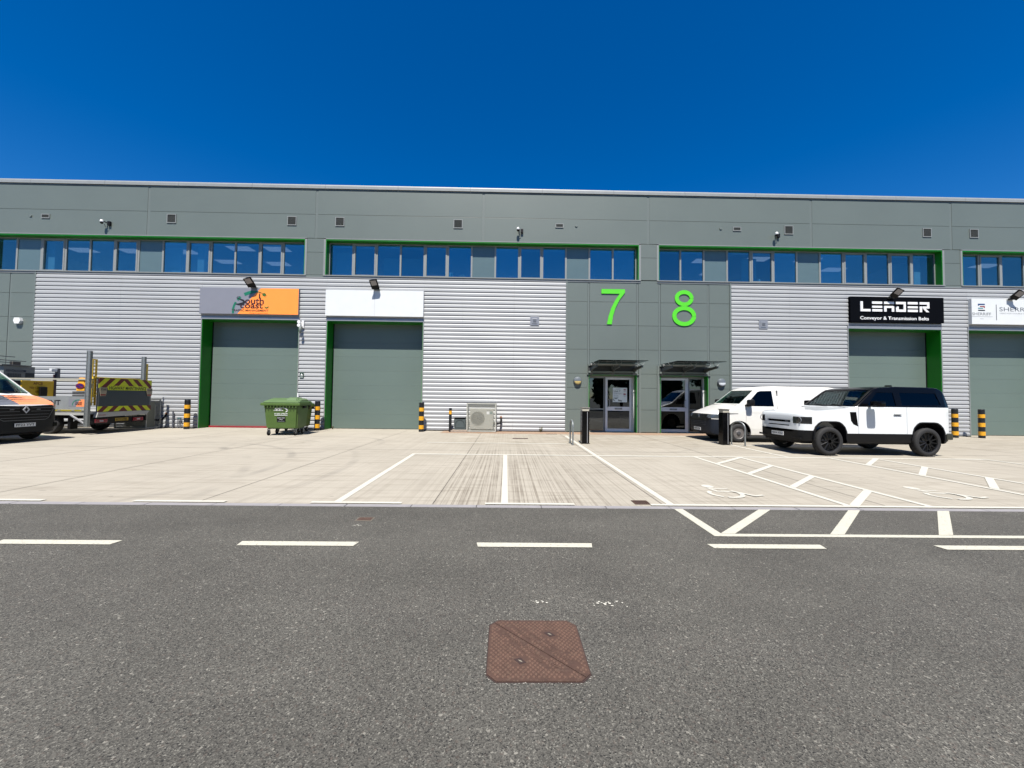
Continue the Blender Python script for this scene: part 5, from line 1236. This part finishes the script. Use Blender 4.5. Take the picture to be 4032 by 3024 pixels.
# grille bars, emblem, plate, lights
b = MB()
for z, hw in ((1.03, .70), (.93, .66), (.83, .62), (.74, .58)): b.box(-.014, .02, -hw, -.14 if z > .9 else 0, z, z+.014).box(-.014, .02, .14 if z > .9 else 0, hw, z, z+.014)
b.build('grille_bars', mat('grille line grey', (.16, .17, .18), .4), MV)
MB().box(-.006, .01, -.68, .68, .68, 1.07).build('grille', BLACKP, MV)
polys('grille_surround', mat('grille line grey', (.16, .17, .18), .4), MV, strip([(-.72, .98), (-.60, .72), (-.52, .67), (.52, .67), (.60, .72), (.72, .98)], .018), (-.01, 0, 0), (0, -1, 0), ZU, .006)
em = polys('emblem', mat('chrome bright', (.7, .7, .72), .25, .3), MV, strip([(0, .095), (-.07, 0), (0, -.095), (.07, 0), (0, .095)], .034), (-.02, 0, .985), (0, -1, 0), ZU, .004, .014)
MB().lathe([(.12, 0), (.12, .012)], 'X', (-.018, 0, .985), 20).build('emblem_base', BLACKP, MV)
plate(MV, 'PF23 YVT', (-.016, .0, .53), (0, -1, 0), (.74, .76, .74))
for s_ in (-1, 1):
    pr = MB().prism([(s_*.74, 1.02), (s_*.80, 1.14), (s_*.93, 1.24), (s_*1.1, 1.28), (s_*1.1, .98), (s_*.9, .96)], 'X', -.1, .42)
    sh3(-.006, .012, pr, 'headlight', mat('headlight clear', (.30, .29, .28), .12, coat=1))
    MB().box(-.016, .0, s_*.33-.05, s_*.33+.05, .985, 1.0).build('marker_light', SILV, MV)
    MB().cbox(.02, .12, s_*.84-.05, s_*.84+.06, .42, .56, .02).build('fog_light', BLACKG, MV)
    wheel(MV, .91, s_*.90, .345, .22, .21, 'steel', mat('dark steel rim', (.05, .05, .05), .5), s_); wheel(MV, 4.4, s_*.90, .345, .22, .21, 'steel', mat('dark steel rim', (.05, .05, .05), .5), s_)
MB().box(.4, 5.0, -.6, .6, .2, .6).build('underbody', BLACKP, MV)
MB().box(.98, 1.3, -.9, .9, 1.2, 1.44).build('dashboard', BLACKP, MV); seats(MV, (2.1,), (-.45, .45), .85, mat('seat dark', (.03, .032, .035), .7)); steering(MV, (1.45, .45, 1.4), BLACKP)
MB().tube([(.93, -.8, 1.48), (1.02, -.1, 1.56)], .013, 6).tube([(.93, 0, 1.48), (1.02, .7, 1.56)], .013, 6).build('wiper', BLACKP, MV)

# --- flatbed truck with tail lift, rear towards +X. local frame: x world offset from the rear plane, y from near side
TX, TYc = -14.9, 15.55
tr_ = thing('flatbed_truck', 'white flatbed maintenance truck with chevron tail lift seen from behind its corner', 'truck', (TX, TYc, 0))
ALU = mat('dropside aluminium', (.50, .53, .54), .4, .25, var=.08, vscale=4)
CHEV = m_chevron('chevron red yellow', .40, (.13, .006, .008), (.62, .68, .012))
hw = 1.08
MB().box(-5.5, -.12, -hw, hw, .74, .82).build('deck', mat('deck white', (.62, .62, .58), .5), tr_)
MB().box(-5.5, -.12, -hw-.012, -hw, .70, .80).build('side_rail', mat('deck white', (.62, .62, .58), .5), tr_)
ds = MB().box(-5.5, -.22, -hw-.02, -hw+.02, .91, 1.37).build('dropside', ALU, tr_); MB().box(-5.5, -.22, hw-.02, hw+.02, .91, 1.37).build('dropside', ALU, tr_)
MB().box(-5.5, -.22, -hw-.03, -hw+.02, .84, .90).build('yellow_marking', mat('reflective yellow', (.50, .40, .03), .4), tr_)
for x in (-1.6, -1.2, -.7, -.35): MB().cbox(x-.05, x+.05, -hw-.045, -hw-.02, .855, .885, .004).build('latch', SILV, tr_)
text('TRAFFIC MANAGEMENT', 'lettering', INK, tr_, (-2.62, -hw-.02, 1.15), XU, ZU, 2.9, .19, .05, .005)
polys('logo_grey', SGREY, tr_, [[(-1.0, -.13), (-.74, -.13), (-.60, .13), (-1.0, .13)]], (.12, -hw-.02, 1.14), XU, ZU, .004)
polys('logo_orange', mat('wrap orange', (1.65, .50, .19), .4, coat=.5), tr_, [[(-.74, -.13), (-.40, -.13), (-.40, .13), (-.60, .13)]], (.12, -hw-.02, 1.14), XU, ZU, .004)
polys('logo_arc', SGRN, tr_, strip(arc(-.66, -.06, .20, 190, 60, 10, .17), .03), (.12, -hw-.02, 1.14), XU, ZU, .006)
text('South', 'lettering', MAROON, tr_, (-.52, -hw-.02, 1.16), XU, ZU, .24, .08, .04, .008); text('coast', 'lettering', MAROON, tr_, (-.52, -hw-.02, 1.09), XU, ZU, .24, .06, .04, .008)
MB().box(-5.0, -.3, -.42, -.34, .55, .72).box(-5.0, -.3, .34, .42, .55, .72).build('chassis', BLACKP, tr_)
MB().box(-1.05, -.95, -.95, -.7, .18, .70).build('side_guard', BLACKP, tr_)
MB().box(-3.3, -2.2, -1.0, -.45, .36, .70).build('tool_locker', mat('locker black', (.02, .02, .022), .5), tr_)
MB().box(-1.62, -1.57, -1.02, -.6, .2, .55).build('mudflap', BLACKP, tr_)
text('P', 'lettering', mat('pale grey ink', (.5, .52, .55), .6), tr_, (-.75, -1.0, .52), XU, ZU, .08, .10, .03, .0)
for s_ in (-1, 1): 
    wheel(tr_, -1.72, s_*.86, .37, .24, .21, 'steel', mat('dark steel rim', (.05, .05, .05), .5), s_); wheel(tr_, -4.9, s_*.86, .37, .24, .21, 'steel', mat('dark steel rim', (.05, .05, .05), .5), s_)
MB().lathe([(.06, -.8), (.06, .8)], 'Y', (-1.72, 0, .37), 12).build('axle', BLACKP, tr_)
# tail lift
for y, lb in ((-1.22, None), (.90, None)):
    MB().box(-.12, -.02, y-.045, y+.045, .30 if y < 0 else .8, 3.02).box(-.14, -.12, y-.06, y+.06, .30 if y < 0 else .8, 3.02).build('lift_post', GALV, tr_)
MB().tube([(-.16, -1.16, .36), (-.75, -1.16, .72)], .035, 8).build('post_brace', SILV, tr_)
YEL = mat('ladder yellow', (1.35, .92, .08), .5, var=.08)
for y in (-.86, 1.20):
    b = MB().box(-.30, -.25, y-.085, y-.05, 1.05, 2.76).box(-.30, -.25, y+.05, y+.085, 1.05, 2.76)
    for k_ in range(14): b.box(-.29, -.26, y-.05, y+.05, 1.15+k_*.12, 1.175+k_*.12)
    b.box(-.30, -.25, y-.05, y+.05, 2.72, 2.76).build('ladder_rail', YEL, tr_)
MB().tube([(-.1, -1.02, 1.35), (-.1, -1.02, 2.1), (-.08, -.95, 2.2)], .022, 6).tube([(-.06, -.90, 2.08), (-.05, -.85, 1.66), (-.05, -.9, 1.5), (-.05, -1.02, 1.45)], .018, 6).build('grab_handle', YEL, tr_, 60)
pf = MB().box(-.06, .0, -.95, 1.19, .82, 2.06).build('tail_lift_platform', mat('platform edge', (.20, .21, .21), .5), tr_)
o = MB().box(.0, .012, -.95, 1.19, 1.70, 2.06).build('chevron_board', CHEV, pf)
o = MB().box(.0, .012, -.95, 1.19, .82, 1.02).build('chevron_board', CHEV, pf)
s = NT('platform tread'); x, y, z = s.xyz(); tm = s.math('MODULO', s.math('ADD', s.math('MULTIPLY', s.math('ADD', y, s.math('MULTIPLY', s.noise(s.mapv(), 6, 2), .02)), 30), 100), 1)
s.l(s.mix(s.math('GREATER_THAN', tm, .6), (.022, .035, .045), (.08, .10, .115)), s.b.inputs['Base Color']); s.b.inputs['Roughness'].default_value = .45; s.b.inputs['Metallic'].default_value = .2
MB().box(.0, .006, -.92, 1.12, 1.025, 1.63).build('tread_plate', s.m, pf)
MB().box(.008, .016, -.62, .98, 1.625, 1.79).build('warning_strip', mat('reflective lime', (1.0, 1.1, .03), .4), pf)
text('HIGHWAY MAINTENANCE', 'lettering', INK, pf, (.017, .18, 1.705), YU, ZU, 1.52, .13, .035, .003)
FLG = mat('marker flag fabric', (.55, .48, .33), .7)
for y in (-.80, 1.08):
    fl = MB().prism([(y-.13, 1.72), (y+.13, 1.72), (y+.12, 1.55), (y+.09, 1.40), (y-.09, 1.40), (y-.12, 1.55)], 'X', .020, .035).build('marker_flag', FLG, pf)
    MB().box(.035, .038, y-.10, y+.08, 1.42, 1.47).build('red_reflector', mat('reflector red', (.40, .015, .02), .3), fl)
    text('RT-HAS', 'lettering', INK, fl, (.037, y, 1.64), YU, ZU, .2, .08, .04, .002)
MB().prism([(-.95, .80), (1.12, .80), (1.00, .66), (-1.0, .62)], 'X', -.10, .03).build('rear_beam', mat('deck white', (.62, .62, .58), .5), tr_)
text('DHOLLANDIA', 'lettering', mat('red lettering', (.5, .05, .03), .5), tr_, (.031, -.80, .70), YU, ZU, .26, .045, .03, .002)
MB().box(-.22, -.03, -.98, .93, .36, .60).build('rear_bumper', BLACKP, tr_)
for y, tx in ((-.80, 'VM'), (.66, 'AS')):
    l_ = MB().cbox(-.03, .01, y-.22, y+.22, .42, .55, .01).build('tail_light', mat('tail light red', (.35, .008, .03), .2, coat=.8), tr_)
    MB().box(.010, .013, y-.07, y+.07, .455, .515).build('clear_lens', mat('lens pale', (.6, .5, .52), .3), l_)
plate(tr_, 'BG73 WMK', (-.028, .0, .505), YU, (.62, .40, .03))
MB().box(-.3, 0.02, .93, 1.0, .40, .62).build('side_buffer', BLACKP, tr_)
# rail, headboard, cab and load
MB().box(-5.4, -.12, -1.10, -1.05, 1.975, 2.025).build('top_rail', mat('rail cream', (.66, .63, .50), .5), tr_)
MB().box(-4.2, -.3, 1.0, 1.05, 1.975, 2.02).build('top_rail', mat('rail cream', (.66, .63, .50), .5), tr_)
cabz = MB().cbox(-7.3, -5.6, -1.0, 1.0, .5, 2.45, .12).build('cab', WHITEP, tr_, 40)
MB().box(-5.59, -5.55, -.8, .8, 1.5, 2.2).build('rear_window', BLACKG, cabz)
MB().box(-5.54, -5.48, -1.06, 1.06, .82, 2.5).build('headboard', mat('deck white', (.62, .62, .58), .5), tr_)
tl = thing('site_unit', 'grey equipment box with mesh vents and dark lettering on the truck bed', 'equipment', (TX-3.55, TYc-.62, .82))
MB().cbox(-.4, .2, -.40, .55, 1.20, 1.66, .01).build('casing', mat('unit grey', (.34, .37, .36), .5), tl)
MB().cbox(-.4, .2, -.40, .55, 0, 1.12, .01).build('lower_casing', mat('unit dark', (.03, .03, .03), .6), tl)
MB().box(.2, .206, -.30, .12, 1.24, 1.38).box(.2, .206, .25, .54, 1.22, 1.42).build('mesh_vent', mat('vent dark blue', (.03, .05, .07), .6), tl)
b = MB()
for k_ in range(9): b.box(.206, .209, -.29+k_*.05, -.285+k_*.05, 1.24, 1.38)
for k_ in range(3): b.box(.206, .2085, -.30, .12, 1.27+k_*.04, 1.275+k_*.04)
b.build('vent_wires', GALV, tl)
text('RENTALS.COM', 'lettering', mat('navy ink', (.01, .02, .07), .5), tl, (.207, -.04, 1.48), YU, ZU, .60, .08, .04, .003, shear=.2)
MB().box(-.1, .25, -.5, .4, 1.665, 1.70).build('top_slat', mat('rail grey', (.30, .30, .28), .6), tl)
for k_, (z, y0, y1) in enumerate(((1.78, -.75, .35), (1.86, -.8, .55), (2.0, -.8, .20))): MB().box(-.2, -.15, y0, y1, z, z+.025).build('roof_rack_bar', mat('rail grey', (.30, .30, .28), .6), tl)
MB().box(-.22, -.1, .10, .34, 1.69, 1.84).build('rack_block', mat('block brown', (.12, .10, .09), .7), tl)
MB().cbox(-.25, .0, -.9, -.42, 2.02, 2.26, .01).build('light_bar', BLACKP, tl)
yb = thing('yellow_sign', 'yellow sign board with red lettering leaning on the truck bed', 'sign', (TX-2.75, TYc-.98, .86))
MB().cbox(-.02, .02, 0, 1.02, .48, 1.08, .005).build('board', mat('sign yellow', (1.2, .72, .01), .5), yb)
MB().box(-.03, .03, 1.02, 1.10, .45, 1.35).build('edge_post', mat('post purple brown', (.07, .035, .045), .6), yb)
MB().box(-.03, .03, -.03, 1.0, .0, .47).build('stand', BLACKP, yb)
RO = mat('red brown ink', (.35, .08, .0), .5)
text('AFCB', 'lettering', RO, yb, (.021, .50, .98), YU, ZU, .30, .10, .04, .003); text('No Coaches', 'lettering', RO, yb, (.021, .52, .82), YU, ZU, .55, .09, .02, .003); text('allowed', 'lettering', RO, yb, (.021, .62, .68), YU, ZU, .40, .09, .02, .003)
MB().cbox(.03, .12, .52, .74, .50, .86, .03).build('lamp_bracket', BLACKP, yb)
wl = thing('work_lamp', 'small silver work lamp on a post above the yellow board', 'lamp', (TX-2.70, TYc+.02, 2.03))
MB().box(-.05, .05, .05, .15, .0, .42).build('post', mat('post grey blue', (.12, .13, .17), .5), wl); MB().cbox(-.04, .06, -.16, .04, .28, .40, .015).build('lamp', mat('lamp pale', (.70, .72, .74), .3), wl)
cn = thing('parking_cone', 'yellow no-waiting cone with a red and blue roundel standing at the truck bedside', 'cone', (TX-.52, TYc-.96, 0))
CY = mat('cone yellow', (1.4, .66, .03), .5)
frus(MB(), -.17, .17, -.12, .12, 1.57, -.105, .105, -.10, .10, 2.06, .02).build('cone_body', CY, cn, 40)
for k_ in range(3): MB().cbox(-.26, .22, -.14, .16, 1.38+k_*.065, 1.43+k_*.065, .012).build('base', BLACKP if k_ else mat('base dark grey', (.05, .05, .05), .6), cn)
polys('roundel_red', mat('roundel red', (.35, .01, .05), .4), cn, [arc(0, 0, .15, 0, 360, 20, .095)[:-1]], (0, -.125, 1.76), XU, ZU, .012, .004); polys('roundel_blue', mat('roundel blue', (.03, .02, .22), .4), cn, [arc(0, 0, .12, 0, 360, 20, .07)[:-1]], (0, -.125, 1.76), XU, ZU, .017)
polys('roundel_bar', mat('roundel red', (.35, .01, .05), .4), cn, strip([(-.09, .05), (.09, -.05)], .025), (0, -.125, 1.76), XU, ZU, .019)
# materials carried on the bed behind the tailboard
MB().cbox(-1.4, -.5, -.5, .6, .86, 1.28, .02).build('load_box', mat('load brown', (.25, .17, .10), .7), tr_) if False else None
ld = thing('barrier_rail', 'yellow barrier rail lying along the top of the chevron tailboard', 'barrier', (TX-.22, TYc+.1, 2.0))
MB().cbox(-.03, .03, -1.05, .80, .02, .10, .01).build('rail', YEL, ld)
for y in (-.8, .6): MB().box(-.02, .02, y-.02, y+.02, -1.16, .02).build('leg', YEL, ld)

# ------------------------------------------------------------------ trees and a unit across the road (behind the camera, seen in the glass)
def m_leaf():
    s = NT('foliage'); oi = s.n('ShaderNodeTexVoronoi'); oi.inputs['Scale'].default_value = 1.5; s.l(s.mapv(), oi.inputs['Vector'])
    s.l(s.mix(s.rng(s.noise(s.mapv(), 1.2, 3), .3, .7, 0, 1), (.030, .055, .012), (.075, .10, .03)), s.b.inputs['Base Color']); s.b.inputs['Roughness'].default_value = .7; return s.m
LEAFM = m_leaf(); TRK = mat('bark', (.08, .06, .045), .9, var=.3)
random.seed(5)
def tree_mesh(seed, h):
    random.seed(seed); b = MB(); cl = [(random.uniform(-1.8, 1.8), random.uniform(-1.2, 1.2), h*.15+random.uniform(0, h*.75), random.uniform(.8, 1.6)) for _ in range(16)]
    for cx, cy, cz, cr in cl:
        for _ in range(130):
            d = Vector((random.gauss(0, 1), random.gauss(0, 1), random.gauss(0, 1))).normalized()*cr*random.uniform(.6, 1)
            p = Vector((cx, cy, cz))+d; u = Vector((random.uniform(-1, 1), random.uniform(-1, 1), random.uniform(-1, 1))).normalized()*.34; v = u.cross(d).normalized()*.24
            b.quad([p-u, p-v, p+u, p+v])
    return b.mesh('crown', LEAFM), MB().tube([(0, 0, 0), (.1, 0, h*.4), (0, .1, h*.8)], [.22, .16, .06], 8).mesh('trunk', TRK)
tm_ = [tree_mesh(k_, 8.5+k_*.9) for k_ in range(3)]
for i in range(20):
    x = -33+i*3.5+random.uniform(-.8, .8)
    t = thing('tree', 'leafy tree across the road behind the viewer', 'tree', (x, -17+random.uniform(-1.5, 1.5), 0), random.uniform(0, 6), 'trees across the road')
    for me, nm in zip(tm_[i % 3], ('crown', 'trunk')): link(bpy.data.objects.new(nm, me), t)

for n_ in ('clay paving', 'rusty iron', 'rusty iron studs', 'bin green', 'chevron red yellow', 'platform tread', 'foliage'): scaled(MATS[n_], .68)
